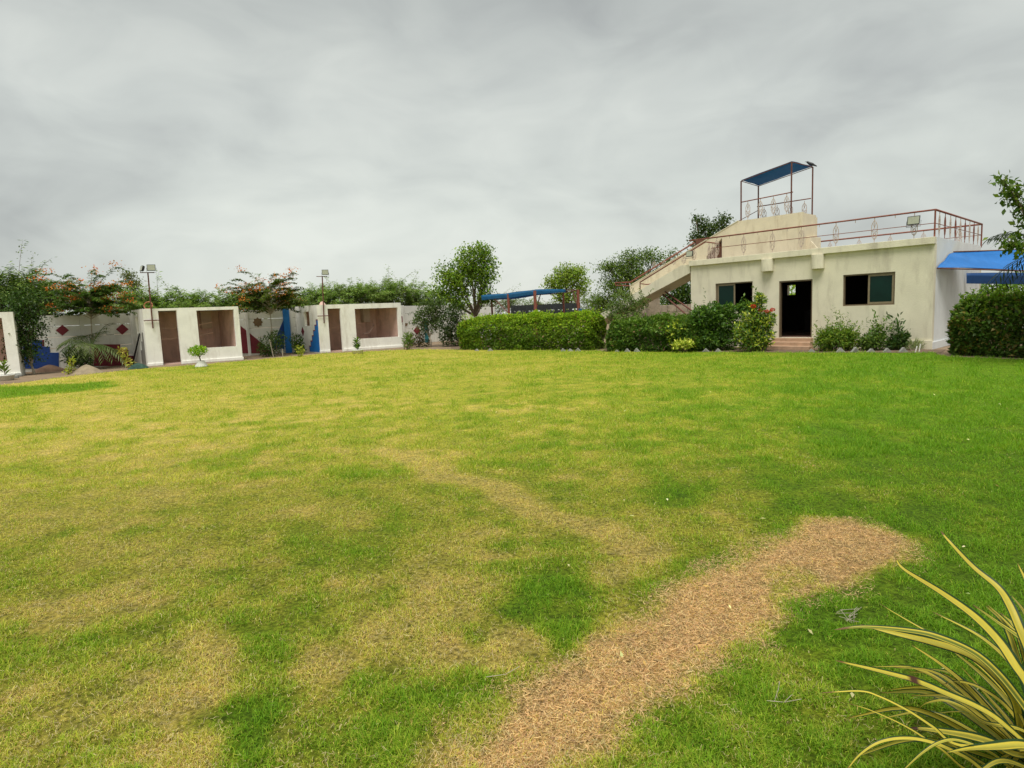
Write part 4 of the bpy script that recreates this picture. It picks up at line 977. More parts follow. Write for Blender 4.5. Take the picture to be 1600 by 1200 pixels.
MB().cube((q0[0], q0[1], 1.15), (.3, .2, 1.15)).build('shaft', STW, sp, bevel=.02); MB().cube((q0[0], q0[1]-.02, 2.33), (.36, .26, .03)).build('cap', CONC, sp, bevel=.01)
for (a, ya), (b_, yb), lab in (((1037, 461), (1068, 488), 'rusty pole propped under the staircase, the lower of a pair'), ((1041, 457), (1079, 484), 'rusty pole propped under the staircase, the upper of a pair')):
    p0 = D(a, ya, 27.6); p1 = D(b_, yb, 25.4); d_ = (p1-p0)/np.linalg.norm(p1-p0); p2 = p1 + d_*.5
    tag(MB().tube([p0 - d_*.1, p2], .035, 6).build('propped_pole', DKRUST, None), lab, 'pole', 'propped poles under the stairs')

# ================================================================== BEDS AND EDGING
def strip(name, pts, z, matr):
    n = len(pts)//2; v = [(*p[:2], z) for p in pts]
    return tag(MB().add(v, [tuple(range(len(pts)))]).build(name, matr), kind='structure')
bedpts = [G(1190, 551)[:2], G(1470, 552)[:2], np.array(hp(-.4, -.02, 0)[:2]), np.array(hp(5.2, -.02, 0)[:2])]
strip('flower_bed', bedpts, .012, BED)
strip('flower_bed', [G(940, 549.5)[:2], G(1195, 551)[:2], np.array(hp(5.0, -.05, 0)[:2]), np.array(hp(9.5, -.3, 0)[:2]), D(955, 530, 30)[:2]], .010, BED)
strip('flower_bed', [G(710, 547)[:2], G(928, 548)[:2], D(930, 545, 31)[:2], D(700, 540, 36)[:2]], .011, BED)
def edge_mesh(k):
    m = MB(); a = .19; h_ = .15 + .02*k; d_ = .05
    m.prism([(-a, -.03), (a, -.03), (a*.12, h_), (-a*.12, h_)], lambda u, v, n: (u, n, v), -d_, d_)
    me_ = m.mesh('edging_stone', bevel=.012); me_.materials.append(STONE); return me_
em = [edge_mesh(k) for k in range(3)]
ORD = 'first second third fourth fifth sixth seventh eighth ninth tenth'.split()
def stones(px, label, group, rz):
    for i, (x, y) in enumerate(px):
        o = link('edging_stone', em[i % 3], None); p = G(x, y); o.location = (p[0], p[1], 0); o.rotation_euler = (rng.normal()*.08, rng.normal()*.08, rz + rng.normal()*.15)
        s_ = .62 + .25*rng.random(); o.scale = (s_, 1, s_)
        tag(o, label % ORD[i], 'edging stone', group)
stones([(x, 550.5) for x in (1268, 1313, 1336, 1361, 1386, 1411)], 'triangular grey edging stone, %s from the door steps in the row under the right window', 'edging stones under the right window', -.15)
stones([(x, 550) for x in (964, 980, 995, 1103, 1122)], 'triangular grey edging stone, %s from the left before the dark hedge and shrubs', 'edging stones before the dark hedge', -.3)
stones([(745, 548.5), (766, 548.8), (880, 549), (891, 549), (903, 549)], 'triangular grey edging stone, %s from the left at the foot of the light green hedge', 'edging stones before the light green hedge', -.2)
for x, lab in ((1430, 'thin white peg stuck in the bed, the shorter of the two by the house corner'), (1435.5, 'thin white peg stuck in the bed, the taller of the two by the house corner')):
    p = G(x, 551); tag(MB().tube([p - [0, 0, .02], p + [.05, 0, .2 if x < 1433 else .27]], .017, 6).build('peg', POTW), lab, 'peg', 'white pegs')

# ================================================================== PLANTS
def base(px, Y): p = D(px, 540, Y); return np.array([p[0], p[1], 0.])
def wall_Y(px):                                   # distance of the boundary wall along a photo column
    q = ray(px, 520); t_ = (WA.O @ WA.e) / (q[:2] @ WA.e); return q[1]*t_
DG, MG, BG_, GREY = (.030, .060, .014), (.060, .105, .022), (.115, .185, .028), (.135, .20, .062)
# feathery thorn trees beyond the wall
pros = [(-25, 418, 2.6, 46), (22, 415, 2.2, 46), (66, 430, 2.0, 44), (168, 440, 2.0, 36), (238, 448, 1.9, 40), (292, 446, 2.0, 40), (345, 452, 1.9, 40), (388, 446, 1.8, 34),
        (462, 446, 1.9, 38), (512, 434, 2.1, 46), (556, 434, 2.2, 48), (598, 428, 2.3, 50), (640, 432, 2.0, 46), (668, 452, 1.6, 34)]
plab = ['feathery grey-green thorn tree over the wall at the very edge of the picture', 'feathery thorn tree with a long bare twig above the white booth at the edge', 'feathery thorn tree above the dark leafy tree and the blue painted steps',
        'feathery thorn tree behind the orange-flowering tree by the palm', 'feathery thorn tree directly behind the lamp post with two floodlights', 'feathery thorn tree over the doorway side of the middle booth', 'feathery thorn tree over the window side of the middle booth', 'feathery thorn tree behind the orange-flowering tree between two booths',
        'feathery thorn tree above the blue pillar of the boundary wall', 'feathery thorn tree behind the lamp post with a single floodlight', 'feathery thorn tree above the doorway of the booth with blue steps', 'tallest feathery thorn tree, above the window of the booth with blue steps', 'feathery thorn tree above the painted circle on the wall', 'low feathery thorn tree beside the tall broad-leaved tree']
for (px, py, sp, na_), lab in zip(pros, plab):
    Y = wall_Y(px) + 2.2 + rng.random()*1.6
    feathery('thorn_tree', lab, base(px, Y), D(px, py + 14, Y), sp*1.15, int(na_*2.0), GREY if px > 90 else (.055, .09, .026), (.22, .28, .12), 'feathery thorn trees beyond the wall', per=92, W=.050, L=.16)
for px, py, Y, lab in ((770, 458, 46, 'low thorn tree seen left of the pergola cloth'), (812, 462, 47, 'low thorn tree seen through the middle of the pergola'), (858, 462, 47, 'low thorn tree seen above the dark slatted screen'), (936, 458, 42, 'low thorn tree above the hanging blue cloth'), (915, 474, 44, 'low thorn tree right behind the last pergola post')):
    feathery('thorn_tree', lab, base(px, Y), D(px, py + 6, Y), 2.6, 44, (.10, .15, .055), (.16, .20, .08), 'thorn trees beyond the pergola', per=50, W=.045, L=.17)
# flame trees with orange blossom
feathery('flame_tree', 'orange-flowering feathery tree growing behind the dwarf palm', base(139, 27.6), D(140, 448, 27.6), 1.75, 105, (.045, .082, .018), (.075, .11, .022), 'orange-flowering trees', seed_h=.92, per=125, W=.042, L=.13, flowers=.38, trunk_m=PALEBARK, flat=.35, umb=True)
feathery('flame_tree', 'orange-flowering feathery tree between the middle booth and the blue pillar', base(428, 32.2), D(418, 450, 32.2), 1.95, 115, (.052, .082, .018), (.09, .10, .022), 'orange-flowering trees', seed_h=.95, per=125, W=.044, L=.14, flowers=.42, trunk_m=PALEBARK, flat=.4, umb=True)
# broad-leaved trees
bt = base(48, 25.2)
tree('leafy_tree', 'dark dense small tree with a pale leaning trunk beside the booth at the picture edge', 'tree', bt, lobes(25.2, [(40, 478, 24, 24), (30, 505, 20, 26), (52, 500, 17, 30), (40, 530, 22, 28), (48, 552, 14, 18), (22, 470, 16, 18), (30, 550, 12, 20)]), 210, 26, .16, .10, .055, DG, (.06, .10, .03), .2, .05, PALEBARK, GLOSSY)
tree('column_tree', 'small olive-green columnar tree poking above the thorn trees', 'tree', base(207, 38), lobes(38, [(205, 437, 10, 13), (213, 450, 10, 13), (199, 428, 5, 7), (207, 470, 10, 16)]), 70, 26, .16, .12, .06, (.085, .105, .035), (.14, .14, .06), .2, .07)
tree('broadleaf_tree', 'tall bright green broad-leaved tree behind the left end of the light green hedge', 'tree', base(749, 36), lobes(36, [(700, 432, 22, 20), (733, 405, 24, 24), (758, 392, 13, 17), (688, 458, 18, 14), (722, 440, 34, 24), (757, 440, 17, 20), (755, 468, 16, 13), (712, 470, 28, 16), (745, 420, 24, 20), (766, 414, 9, 14)]), 300, 30, .20, .15, .085, (.10, .165, .028), (.20, .27, .045), .35, .13, tint=.3)
tree('broadleaf_tree', 'small grey-leaved tree with a thin pale trunk before the painted red diamond', 'tree', base(672, 34.6), lobes(34.6, [(668, 486, 17, 18), (656, 500, 11, 12), (684, 478, 12, 22), (678, 505, 12, 13), (664, 515, 9, 9)]), 110, 26, .15, .13, .06, (.055, .085, .032), (.11, .14, .07), .25, .05, PALEBARK)
tree('broadleaf_tree', 'rounded bright green tree beyond the right end of the pergola', 'tree', base(886, 45), lobes(45, [(884, 436, 24, 16), (864, 441, 12, 10), (900, 427, 15, 11), (908, 448, 12, 15), (884, 422, 12, 8), (885, 460, 22, 14)]), 170, 30, .24, .16, .09, (.16, .225, .04), (.25, .31, .07), .3, .12)
tree('broadleaf_tree', 'wide olive-green tree behind the foot of the outside staircase', 'tree', base(1000, 38), lobes(38, [(985, 404, 22, 13), (953, 418, 20, 11), (1020, 402, 20, 12), (1042, 424, 20, 20), (958, 446, 24, 18), (1000, 434, 34, 24), (940, 470, 22, 14), (1048, 400, 9, 7), (975, 425, 24, 14), (1010, 470, 40, 25)]), 420, 34, .22, .14, .065, (.080, .125, .034), (.15, .20, .06), .25, .12, tint=.3)
tree('broadleaf_tree', 'dark green tree rising behind the sloping wall of the upper stairs', 'tree', base(1112, 40), lobes(40, [(1100, 353, 14, 12), (1130, 347, 13, 12), (1087, 341, 9, 5), (1114, 366, 17, 12), (1092, 372, 12, 12), (1105, 395, 30, 22)]), 150, 30, .2, .15, .085, (.045, .075, .022), (.09, .12, .04), .25, .13)
tree('broadleaf_tree', 'deep green bush-like tree in the gap under the outside staircase', 'tree', base(1068, 35), lobes(35, [(1062, 460, 24, 22), (1048, 475, 18, 14), (1078, 448, 18, 26), (1075, 480, 18, 12)]), 130, 28, .2, .14, .08, (.035, .065, .018), (.12, .17, .03), .18, .08)
tree('corner_tree', 'glossy dark-leaved tree reaching in beside the blue awning', 'tree', base(1690, 14), lobes(14, [(1584, 298, 9, 13), (1567, 281, 5, 6), (1595, 320, 8, 12), (1603, 350, 7, 10), (1576, 377, 13, 6), (1594, 386, 12, 8), (1660, 330, 32, 40), (1700, 280, 50, 50), (1690, 390, 60, 25), (1665, 262, 30, 22)]), 330, 18, .10, .14, .075, (.065, .11, .02), (.15, .20, .035), .25, .07, None, GLOSSY, flat=.9)
# hedges
def hframe(a, b_): d_ = b_ - a; return Fr(a[:2], math.atan2(d_[1], d_[0])), np.hypot(d_[0], d_[1])
a, b_ = G(713, 547), G(929, 548); H1, l_ = hframe(a, b_)
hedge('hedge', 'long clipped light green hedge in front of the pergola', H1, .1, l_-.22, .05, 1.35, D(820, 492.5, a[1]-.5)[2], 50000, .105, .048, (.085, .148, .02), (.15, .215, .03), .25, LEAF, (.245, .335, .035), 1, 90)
a, b_ = G(948, 550), G(1085, 550.5); H2, l_ = hframe(a, b_)
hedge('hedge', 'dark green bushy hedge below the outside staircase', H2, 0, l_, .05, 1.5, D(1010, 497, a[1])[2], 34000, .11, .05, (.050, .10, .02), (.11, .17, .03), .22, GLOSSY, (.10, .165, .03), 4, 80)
a, b_ = G(1480, 556), G(1690, 563); H3, l_ = hframe(a, b_)
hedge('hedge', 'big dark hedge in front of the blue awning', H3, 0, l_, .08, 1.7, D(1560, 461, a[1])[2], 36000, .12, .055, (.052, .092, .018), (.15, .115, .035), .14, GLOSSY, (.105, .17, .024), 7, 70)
# shrubs along the beds
shrub('shrub', 'pale feathery shrub leaning over the left end of the dark hedge', 'shrub', base(972, 26.5), lobes(26.5, [(972, 470, 17, 16), (958, 485, 14, 12), (990, 478, 18, 10), (978, 495, 26, 14), (1005, 470, 10, 5)]), 2600, .13, .036, (.085, .125, .045), (.14, .18, .07), .3, droop=.2, sprig=12)
shrub('shrub', 'yellow-green variegated shrub in the bed between the dark shrubs', 'shrub', G(1068, 549), lobes(23.2, [(1062, 512, 15, 11), (1080, 520, 14, 11), (1054, 524, 12, 12), (1072, 535, 18, 10)]), 1500, .12, .05, (.11, .17, .025), (.42, .44, .07), .45, GLOSSY)
shrub('shrub', 'low shrub with bright yellow leaf tips at the bed edge', 'shrub', G(1072, 550.5), lobes(22.6, [(1070, 538, 13, 6), (1058, 541, 6, 5)]), 420, .12, .045, (.22, .27, .04), (.50, .50, .12), .5, GLOSSY)
shrub('shrub', 'dense dark green shrub under the left window of the house', 'shrub', G(1118, 549), lobes(23, [(1110, 490, 26, 13), (1125, 505, 24, 17), (1095, 500, 18, 15), (1130, 530, 20, 16), (1105, 530, 22, 18), (1140, 487, 18, 10), (1165, 480, 12, 7)]), 8500, .125, .05, (.045, .095, .018), (.10, .17, .028), .28, GLOSSY, sprig=12)
ix = shrub('flowering_shrub', 'red-flowered shrub with yellowish lower leaves beside the house door', 'shrub', G(1180, 550), lobes(21.8, [(1178, 500, 18, 14), (1165, 520, 16, 16), (1190, 522, 16, 16), (1180, 538, 22, 9), (1200, 500, 10, 11), (1187, 468, 8, 8), (1180, 482, 10, 8)]), 4600, .12, .048, (.085, .145, .028), (.36, .38, .06), .25, GLOSSY, sprig=6)
for x, y in ((1177, 478.5), (1189, 485), (1198, 486.5), (1207, 484)):
    c_ = D(x, y, 21.6); m_ = 90; u = rdir(m_)
    np_mesh('flower_cluster', leaf_quads(c_ + u*np.array([.065, .065, .04]), u*.6 + rdir(m_)*.5, u + rdir(m_)*.4, np.full(m_, .04), np.full(m_, .032)), 4, np.repeat(jit((.38, .02, .022), m_, .3, (.6, .07, .03), .2), 4, 0), PETAL, ix)
shrub('shrub', 'loose bushy green shrub just right of the door steps', 'shrub', G(1310, 549.5), lobes(20.6, [(1305, 528, 26, 18), (1325, 532, 18, 15), (1290, 535, 15, 12)]), 4600, .10, .034, (.085, .145, .024), (.19, .23, .04), .3, sprig=44, shell=.45)
shrub('shrub', 'thin upright shrub with small leaves in the middle of the bed under the right window', 'shrub', G(1368, 549.5), lobes(20.2, [(1366, 534, 19, 13), (1372, 520, 8, 10), (1355, 538, 10, 9)]), 1500, .095, .045, (.07, .12, .03), (.14, .19, .05), .25, sprig=22, shell=.4)
shrub('shrub', 'dark-leaved small shrub nearest the white pegs by the house corner', 'shrub', G(1404, 549.5), lobes(20, [(1402, 534, 13, 11), (1410, 526, 8, 8), (1395, 541, 10, 7)]), 640, .14, .055, (.035, .068, .02), (.07, .11, .03), .2, GLOSSY, sprig=12, shell=.4)
shrub('grass_tuft', 'wispy grey-green tuft beside the white pegs', 'plant', G(1427, 550.5), lobes(19.8, [(1427, 542, 12, 7)]), 420, .16, .012, (.14, .18, .09), (.2, .22, .12), .3, droop=-.7, stems=3)
shrub('shrub', 'small bright green shrub at the foot of the light green hedge', 'shrub', G(824, 550), lobes(28.3, [(822, 539, 13, 8), (829, 533, 10, 8), (812, 543, 7, 5)]), 620, .15, .06, (.16, .26, .035), (.26, .34, .06), .3)
shrub('shrub', 'dark bush against the wall left of the light green hedge', 'shrub', base(705, 34), lobes(34, [(703, 505, 15, 22), (714, 490, 12, 14), (697, 525, 11, 14), (713, 525, 12, 16)]), 2600, .13, .055, (.028, .048, .018), (.055, .075, .03), .25)
shrub('shrub', 'dark feathery shrub under the orange-flowering tree between the booths', 'shrub', base(425, 31.2), lobes(31.2, [(424, 540, 17, 14), (432, 528, 12, 10), (415, 548, 11, 8)]), 1500, .12, .04, (.032, .058, .016), (.06, .09, .03), .25)
shrub('shrub', 'dark leafy shrub between the blue pillar and the far booth', 'shrub', base(465, 33), lobes(33, [(464, 535, 9, 12), (468, 545, 7, 9)]), 620, .13, .05, (.045, .085, .02), (.09, .13, .03), .2)
shrub('shrub', 'little yellow-green plant at the lower corner of the booth with blue steps', 'plant', G(469, 557), lobes(30, [(469, 548, 5, 7)]), 130, .10, .05, (.22, .24, .05), (.36, .36, .10), .3, stems=4)
shrub('shrub', 'upright leafy plant at the right end of the booth with blue steps', 'shrub', base(636, 32.6), lobes(32.6, [(636, 534, 6, 11), (640, 528, 4, 8)]), 320, .16, .04, (.075, .13, .025), (.13, .19, .04), .3)
shrub('shrub', 'low dark undergrowth plant below the painted red diamond', 'shrub', base(651, 34.8), lobes(34.8, [(650, 530, 13, 8), (662, 536, 10, 5)]), 620, .12, .05, (.05, .05, .025), (.09, .06, .03), .4)
shrub('shrub', 'yellow-leaved thin plant beside the dug soil mound', 'plant', G(111, 585), lobes(24.4, [(112, 564, 4, 5), (110, 574, 4, 6), (106, 581, 5, 4)]), 150, .11, .05, (.33, .33, .06), (.2, .24, .05), .4, stems=4)
shrub('shrub', 'yellow-leaved thin plant by the dark bar at the middle booth', 'plant', G(197, 577), lobes(27, [(192, 549, 6, 5), (196, 558, 4, 5), (200, 568, 7, 4)]), 170, .12, .055, (.40, .38, .10), (.28, .2, .08), .3, stems=4)
shrub('shrub', 'dark low shrub under the dwarf palm fronds', 'shrub', base(125, 26.6), lobes(26.6, [(118, 556, 16, 13), (130, 562, 14, 10)]), 1000, .13, .055, (.04, .065, .025), (.08, .11, .05), .3)
q = np.array(hp((BH[0]+BH[1])/2+1.2, W_H+3.5, 0))
shrub('shrub', 'bright green bush behind the house seen through its open door', 'shrub', q, [(q + [0, 0, 1.2], np.array([1.6, 1.2, 1.2])), (q + [.6, .3, 2.0], np.array([1.3, 1., .9]))], 3500, .16, .08, (.17, .26, .03), (.28, .36, .05), .3)
shrub('bush', 'leafy bush seen under the blue awning beyond the hedge', 'shrub', base(1570, 26), lobes(26, [(1550, 450, 30, 12), (1600, 445, 40, 18)]), 1600, .15, .07, (.08, .15, .02), (.14, .22, .04), .3)

# palms with separate fronds
def palm(name, label, bs, crown_c, nfr, ln, col, alt, elev=(.1, 1.2), tr=.09, az0=0, leaflet=.42, width=.035):
    t_ = thing(name, label, 'palm', bs); bs = np.array(bs, float); cc = np.array(crown_c, float)
    MB().tube([bs - [0, 0, .05], (bs+cc)/2, cc], [tr*1.2, tr, tr*.8], 8).build('trunk', PALEBARK, t_, True)
    for k in range(nfr):
        az = az0 + k*2.39996; el = elev[0] + (elev[1]-elev[0])*((k*.618) % 1); L_ = ln*(.8+.35*rng.random())
        d_ = np.array([math.cos(az), math.sin(az), 0]); tt_ = np.linspace(0, 1, 10)[:, None]
        pts = cc + d_*L_*(tt_*math.cos(el*.8)) + np.array([0, 0, 1])*L_*(math.sin(el)*tt_ - (.25+.55*math.cos(el))*tt_**2.2)
        m = MB().tube(list(pts[::3]), [.018, .013, .009, .004], 4)
        V = [];
        n_ = 30; u = np.linspace(.12, 1, n_//2); u = np.r_[u, u]; sg = np.r_[np.ones(n_//2), -np.ones(n_//2)]
        i_ = np.minimum((u*9).astype(int), 8); f_ = (u*9-i_)[:, None]; p = pts[i_]*(1-f_) + pts[i_+1]*f_
        tg = pts[i_+1]-pts[i_]; tg /= np.linalg.norm(tg, axis=1, keepdims=True); sd_ = np.cross(tg, [0, 0, 1.]); sd_ /= np.linalg.norm(sd_, axis=1, keepdims=True)
        ax = sd_*sg[:, None]*.8 + tg*.65 + np.array([0, 0, -.35]) + rdir(n_)*.1
        LL_ = leaflet*(1-.55*np.abs(u-.4)**1.2)
        q_ = leaf_quads(p, ax, np.array([0, 0, 1.]) + rdir(n_)*.25, LL_, np.full(n_, width))
        for i in range(0, len(q_), 4): m.add(q_[i:i+4], [(0, 1, 2, 3)])
        o = m.build('frond', None, t_); me_ = o.data; a_ = me_.color_attributes.new('col', 'FLOAT_COLOR', 'POINT')
        c0 = np.array(col if rng.random() < .7 else alt)*(.8+.4*rng.random()); cv = np.clip(c0*(1+rng.normal(0, .12, (len(me_.vertices), 1))), .003, .9)
        a_.data.foreach_set('color', np.c_[cv, np.ones(len(cv))].astype(np.float32).ravel()); me_.materials.append(GLOSSY)
    return t_
palm('dwarf_palm', 'dwarf palm with wide arching fronds before the maroon painted wall', G(143, 577), D(143, 541, G(143, 577)[1]), 20, 1.45, (.085, .14, .035), (.18, .23, .08), (.2, 1.4), .06, .4, .46, .036)
palm('corner_palm', 'drooping dark palm fronds beside the blue awning', base(1650, 15.5), D(1640, 392, 15.5), 15, 1.55, (.035, .05, .028), (.05, .07, .03), (.1, 1.1), .1, 1.9, .5, .04)

# dug soil, rubble
def mound(name, label, c, rx, ry, h, matr):
    vs = []; fs = []; k1, k2 = 28, 9
    for j in range(k2):
        for i in range(k1):
            th = 2*PI*i/k1; r_ = 1 - j/(k2-1)*.98
            n_ = 1 + .22*(fbm(np.array([math.cos(th)*2+c[0]]), np.array([math.sin(th)*2+c[1]+j*.2]), 3, 4)[0]-.5)
            vs.append((c[0]+rx*r_*n_*math.cos(th), c[1]+ry*r_*n_*math.sin(th), h*(1-r_**1.35) - .02 + .03*h*rng.random()))
    fs = [(j*k1+i, j*k1+(i+1) % k1, (j+1)*k1+(i+1) % k1, (j+1)*k1+i) for j in range(k2-1) for i in range(k1)] + [tuple((k2-1)*k1+i for i in range(k1))]
    return tag(MB().add(vs, fs).build(name, matr, None, True), label, 'soil mound')
mound('soil_mound', 'pale grey-brown mound of dug soil in front of the dwarf palm', G(136, 583), .62, .5, .36, SOILM)
mound('soil_mound', 'low dark brown heap of soil under the blue painted steps', G(78, 580), .75, .5, .30, mat('dark_soil', (.14, .085, .055), .95, .3, 4, .5, 20))
# potted plants
def pot(t_, c, prof): MB().lathe(c, prof, 18).build('pot', POTW, t_, True)
def pot_plant(label, at, kind):
    c_ = at.copy(); t_ = thing('potted_plant', label, 'potted plant', c_, 'white pots before the booths')
    if kind == 'ball':
        pot(t_, c_, [(.0, 0), (.26, 0), (.25, .05), (.13, .24), (.125, .27), (.10, .27), (.10, .22), (0, .22)])
        MB().tube([c_+[0, 0, .2], c_+[-.05, 0, .42], c_+[-.06, 0, .6]], [.03, .025, .02], 6).tube([c_+[-.05, 0, .4], c_+[-.22, .03, .62]], .014, 5).tube([c_+[-.05, 0, .4], c_+[.16, .03, .64]], .014, 5).build('stem', BARK, t_, True)
        n_ = 650; u = rdir(n_); P = c_ + [-.09, 0, .66] + u*np.array([.36, .30, .18])*(rng.random(n_)[:, None]**.35); P[:, 2] -= 0
        np_mesh('foliage', leaf_quads(P, u*.6+rdir(n_)*.6+[0, 0, .4], rdir(n_)*.6+[0, 0, 1], .10*(.7+.6*rng.random(n_)), .045*(.7+.6*rng.random(n_))), 4, np.repeat(jit((.16, .27, .03), n_, .3, (.32, .42, .05), .3), 4, 0), GLOSSY, t_)
    else:
        sc_ = 1.0
        pot(t_, c_, [(.0, 0), (.24, 0), (.27, .16), (.30, .17), (.30, .22), (.25, .22), (.24, .17), (0, .17)])
        n_ = 60 if kind == 'tall' else 34; z0 = .2; hh = .72 if kind == 'tall' else .62
        MB().tube([c_+[0, 0, z0], c_+[.02, 0, z0+hh*.75]], [.02, .01], 5).build('stem', BARK, t_, True)
        u = rng.random(n_); az = rng.random(n_)*2*PI; P = c_ + np.stack([.03*np.cos(az), .03*np.sin(az), z0 + u*hh*.75], -1)
        ax = np.stack([np.cos(az), np.sin(az), .9+0*u], -1)
        np_mesh('foliage', leaf_quads(P, ax, np.array([0, 0, 1.]) + rdir(n_)*.3, .24*(.7+.5*rng.random(n_)), np.full(n_, .085)), 4, np.repeat(jit((.06, .115, .025) if kind == 'tall' else (.10, .14, .03), n_, .3, (.13, .2, .04), .3), 4, 0), GLOSSY, t_)
pot_plant('clipped round bush in a flared white pot in front of the middle booth', G(315, 573.5), 'ball')
pot_plant('upright broad-leaved plant in a low white pot before the booth with blue steps', G(559, 553), 'tall')
pot_plant('small leafy plant in a white pot by the booth at the picture edge', G(9, 594.5), 'small')
for k, (x, y, lab) in enumerate(((20, 591, 'whitewashed stone beside the pot at the picture edge, the larger one'), (28, 588.5, 'whitewashed stone at the lower corner of the booth at the picture edge'))):
    c_ = G(x, y); m = MB(); s_ = .16-.03*k
    m.lathe(c_, [(0, -.02), (s_*1.3, 0), (s_*1.2, s_*.6), (s_*.6, s_*1.1), (0.01, s_*1.15)], 8); tag(m.build('painted_stone', STONE, None, bevel=.02), lab, 'stone', 'whitewashed stones')
for x0, y0, x1, y1, lab in ((421, 530, 427.5, 558, 'thin pale stake leaning in the shrub between the booths'), (441, 545, 442, 558, 'short upright stake right of the leaning one between the booths')):
    c_ = G(x1, y1); d_ = D(x0, y0, c_[1]); tag(MB().tube([c_ - [0, 0, .03], d_], .022, 6).build('stake', PALEBARK), lab, 'stake', 'garden stakes')

# ------------------------------------------------------------------ foreground variegated plant
fp = G(1655, 1245); fp[2] = 0
fpl = thing('variegated_plant', 'big clump of long yellow leaves with green edges at the near corner of the lawn', 'plant', fp)
def strap(pts, wmax, roll=0., tipbrown=0., hue=1., tipw=.15):
    pts = np.array(pts, float)
    # resample smoothly (Catmull-Rom)
    P = np.vstack([2*pts[0]-pts[1], pts, 2*pts[-1]-pts[-2]]); out_ = []
    for i in range(1, len(P)-2):
        for u in np.linspace(0, 1, 7, endpoint=False):
            a, b_, c_, d_ = P[i-1], P[i], P[i+1], P[i+2]
            out_.append(.5*((2*b_)+(-a+c_)*u+(2*a-5*b_+4*c_-d_)*u*u+(-a+3*b_-3*c_+d_)*u**3))
    out_.append(pts[-1]); Q = np.array(out_); n_ = len(Q)
    L = np.r_[0, np.cumsum(np.linalg.norm(np.diff(Q, axis=0), axis=1))]; tt_ = L/L[-1]
    tg = np.gradient(Q, axis=0); tg /= np.linalg.norm(tg, axis=1, keepdims=True)
    vw = np.array([0, -.1, CAM_H]) - Q; vw /= np.linalg.norm(vw, axis=1, keepdims=True)
    sd_ = np.cross(tg, vw*.8 + np.array([0, 0, .55])); sd_ /= np.linalg.norm(sd_, axis=1, keepdims=True); nn = np.cross(sd_, tg)
    rl = roll + .25*np.sin(tt_*3+roll*5)
    s2 = sd_*np.cos(rl)[:, None] + nn*np.sin(rl)[:, None]; n2 = np.cross(s2, tg)
    wd = wmax*.5*np.minimum(1, ((tt_+.004)/.42)**.62)*(1-.45*np.clip((tt_-.65)/.35, 0, 1))
    cs_ = np.array([-1, -.68, -.58, -.2, .2, .58, .68, 1]); V = []; col_ = []
    gr_ = float(np.clip(rng.normal(.25, .3), 0, 1))
    yel = np.array([.62, .49, .055])*hue; grn = np.array([.022, .055, .016]); mid = np.array([.53, .44, .06])*hue; mid = mid*(1-gr_) + np.array([.13, .17, .03])*gr_
    ph = rng.random()*9
    sk_ = rng.normal(0, .10, 8)
    for i in range(n_):
        for j, c_ in enumerate(cs_):
            V.append(Q[i] + s2[i]*c_*wd[i] - n2[i]*(abs(c_)**1.3)*wd[i]*.38*-1)
            cc = grn if abs(c_) > .62 else (yel if abs(c_) > .5 else mid*(1+.12*math.sin(tt_[i]*5+ph)))*(1+sk_[j])
            cc = cc*(1 - .35*(tt_[i] > .8)*(tt_[i]-.8)/.2*(abs(c_) < .62))
            if tt_[i] < .03+.02*math.sin(ph): cc = np.array([.16, .09, .035])
            if tipbrown and abs(tt_[i]-tipbrown) < .02+.012*rng.random(): cc = np.array([.07, .03, .018])
            col_.append(cc*(.95+.1*rng.random()))
    k_ = len(cs_); fs = [(i*k_+j, i*k_+j+1, (i+1)*k_+j+1, (i+1)*k_+j) for i in range(n_-1) for j in range(k_-1)]
    off = origin[fpl.name]; me_ = bpy.data.meshes.new('leaf'); me_.from_pydata([tuple(p-off) for p in V], [], fs)
    a_ = me_.color_attributes.new('col', 'FLOAT_COLOR', 'POINT'); a_.data.foreach_set('color', np.c_[np.array(col_), np.ones(len(V))].astype(np.float32).ravel())
    for p in me_.polygons: p.use_smooth = True
    return link('leaf', me_, STRAP, fpl)
def pxleaf(px, dtip, w_px, roll=0., tb=0., hue=1., root=None):
    n_ = len(px); pts = []
    for i, (x, y) in enumerate(px):
        f_ = i/(n_+1.); Y = dtip*(1-f_) + fp[1]*f_; p = D(x, y, Y); p[2] = max(p[2], .03); pts.append(p)
    r_ = fp + (np.array([rng.normal()*.05, rng.normal()*.05, .10]) if root is None else root)
    last = pts[-1]; 
    if np.linalg.norm(last-r_) > .25: pts.append(last*.45 + r_*.55 + np.array([0, 0, .04]))
    pts.append(r_)
    return strap(pts, 1.0*w_px*dtip/FPX, roll, tb, hue)
pxleaf([(1470,830),(1482,845),(1520,886),(1558,918),(1577,947),(1596,991),(1625,1060)], 2.5, 15, .1)
pxleaf([(1399,872),(1413,890),(1470,926),(1520,962),(1558,1000),(1584,1038),(1612,1085)], 2.35, 17, 0)
pxleaf([(1304,984),(1353,980),(1432,988),(1476,1000),(1520,1020),(1552,1046),(1584,1083),(1615,1130)], 2.15, 16, .1)
pxleaf([(1345,976),(1400,990),(1457,1004),(1512,1022),(1550,1050),(1585,1095)], 2.2, 18, -.1)
pxleaf([(1372,942),(1410,965),(1457,992),(1510,1024),(1560,1070)], 2.35, 6, .3)
pxleaf([(1457,956),(1520,988),(1558,1016),(1590,1050),(1615,1090)], 2.4, 11, .2)
pxleaf([(1305,1032),(1375,1049),(1432,1065),(1482,1086),(1520,1102),(1552,1120),(1584,1146)], 2.0, 15, 0, .33)
pxleaf([(1280,1083),(1343,1080),(1375,1089),(1419,1111),(1457,1136),(1500,1165)], 2.0, 8, .1)
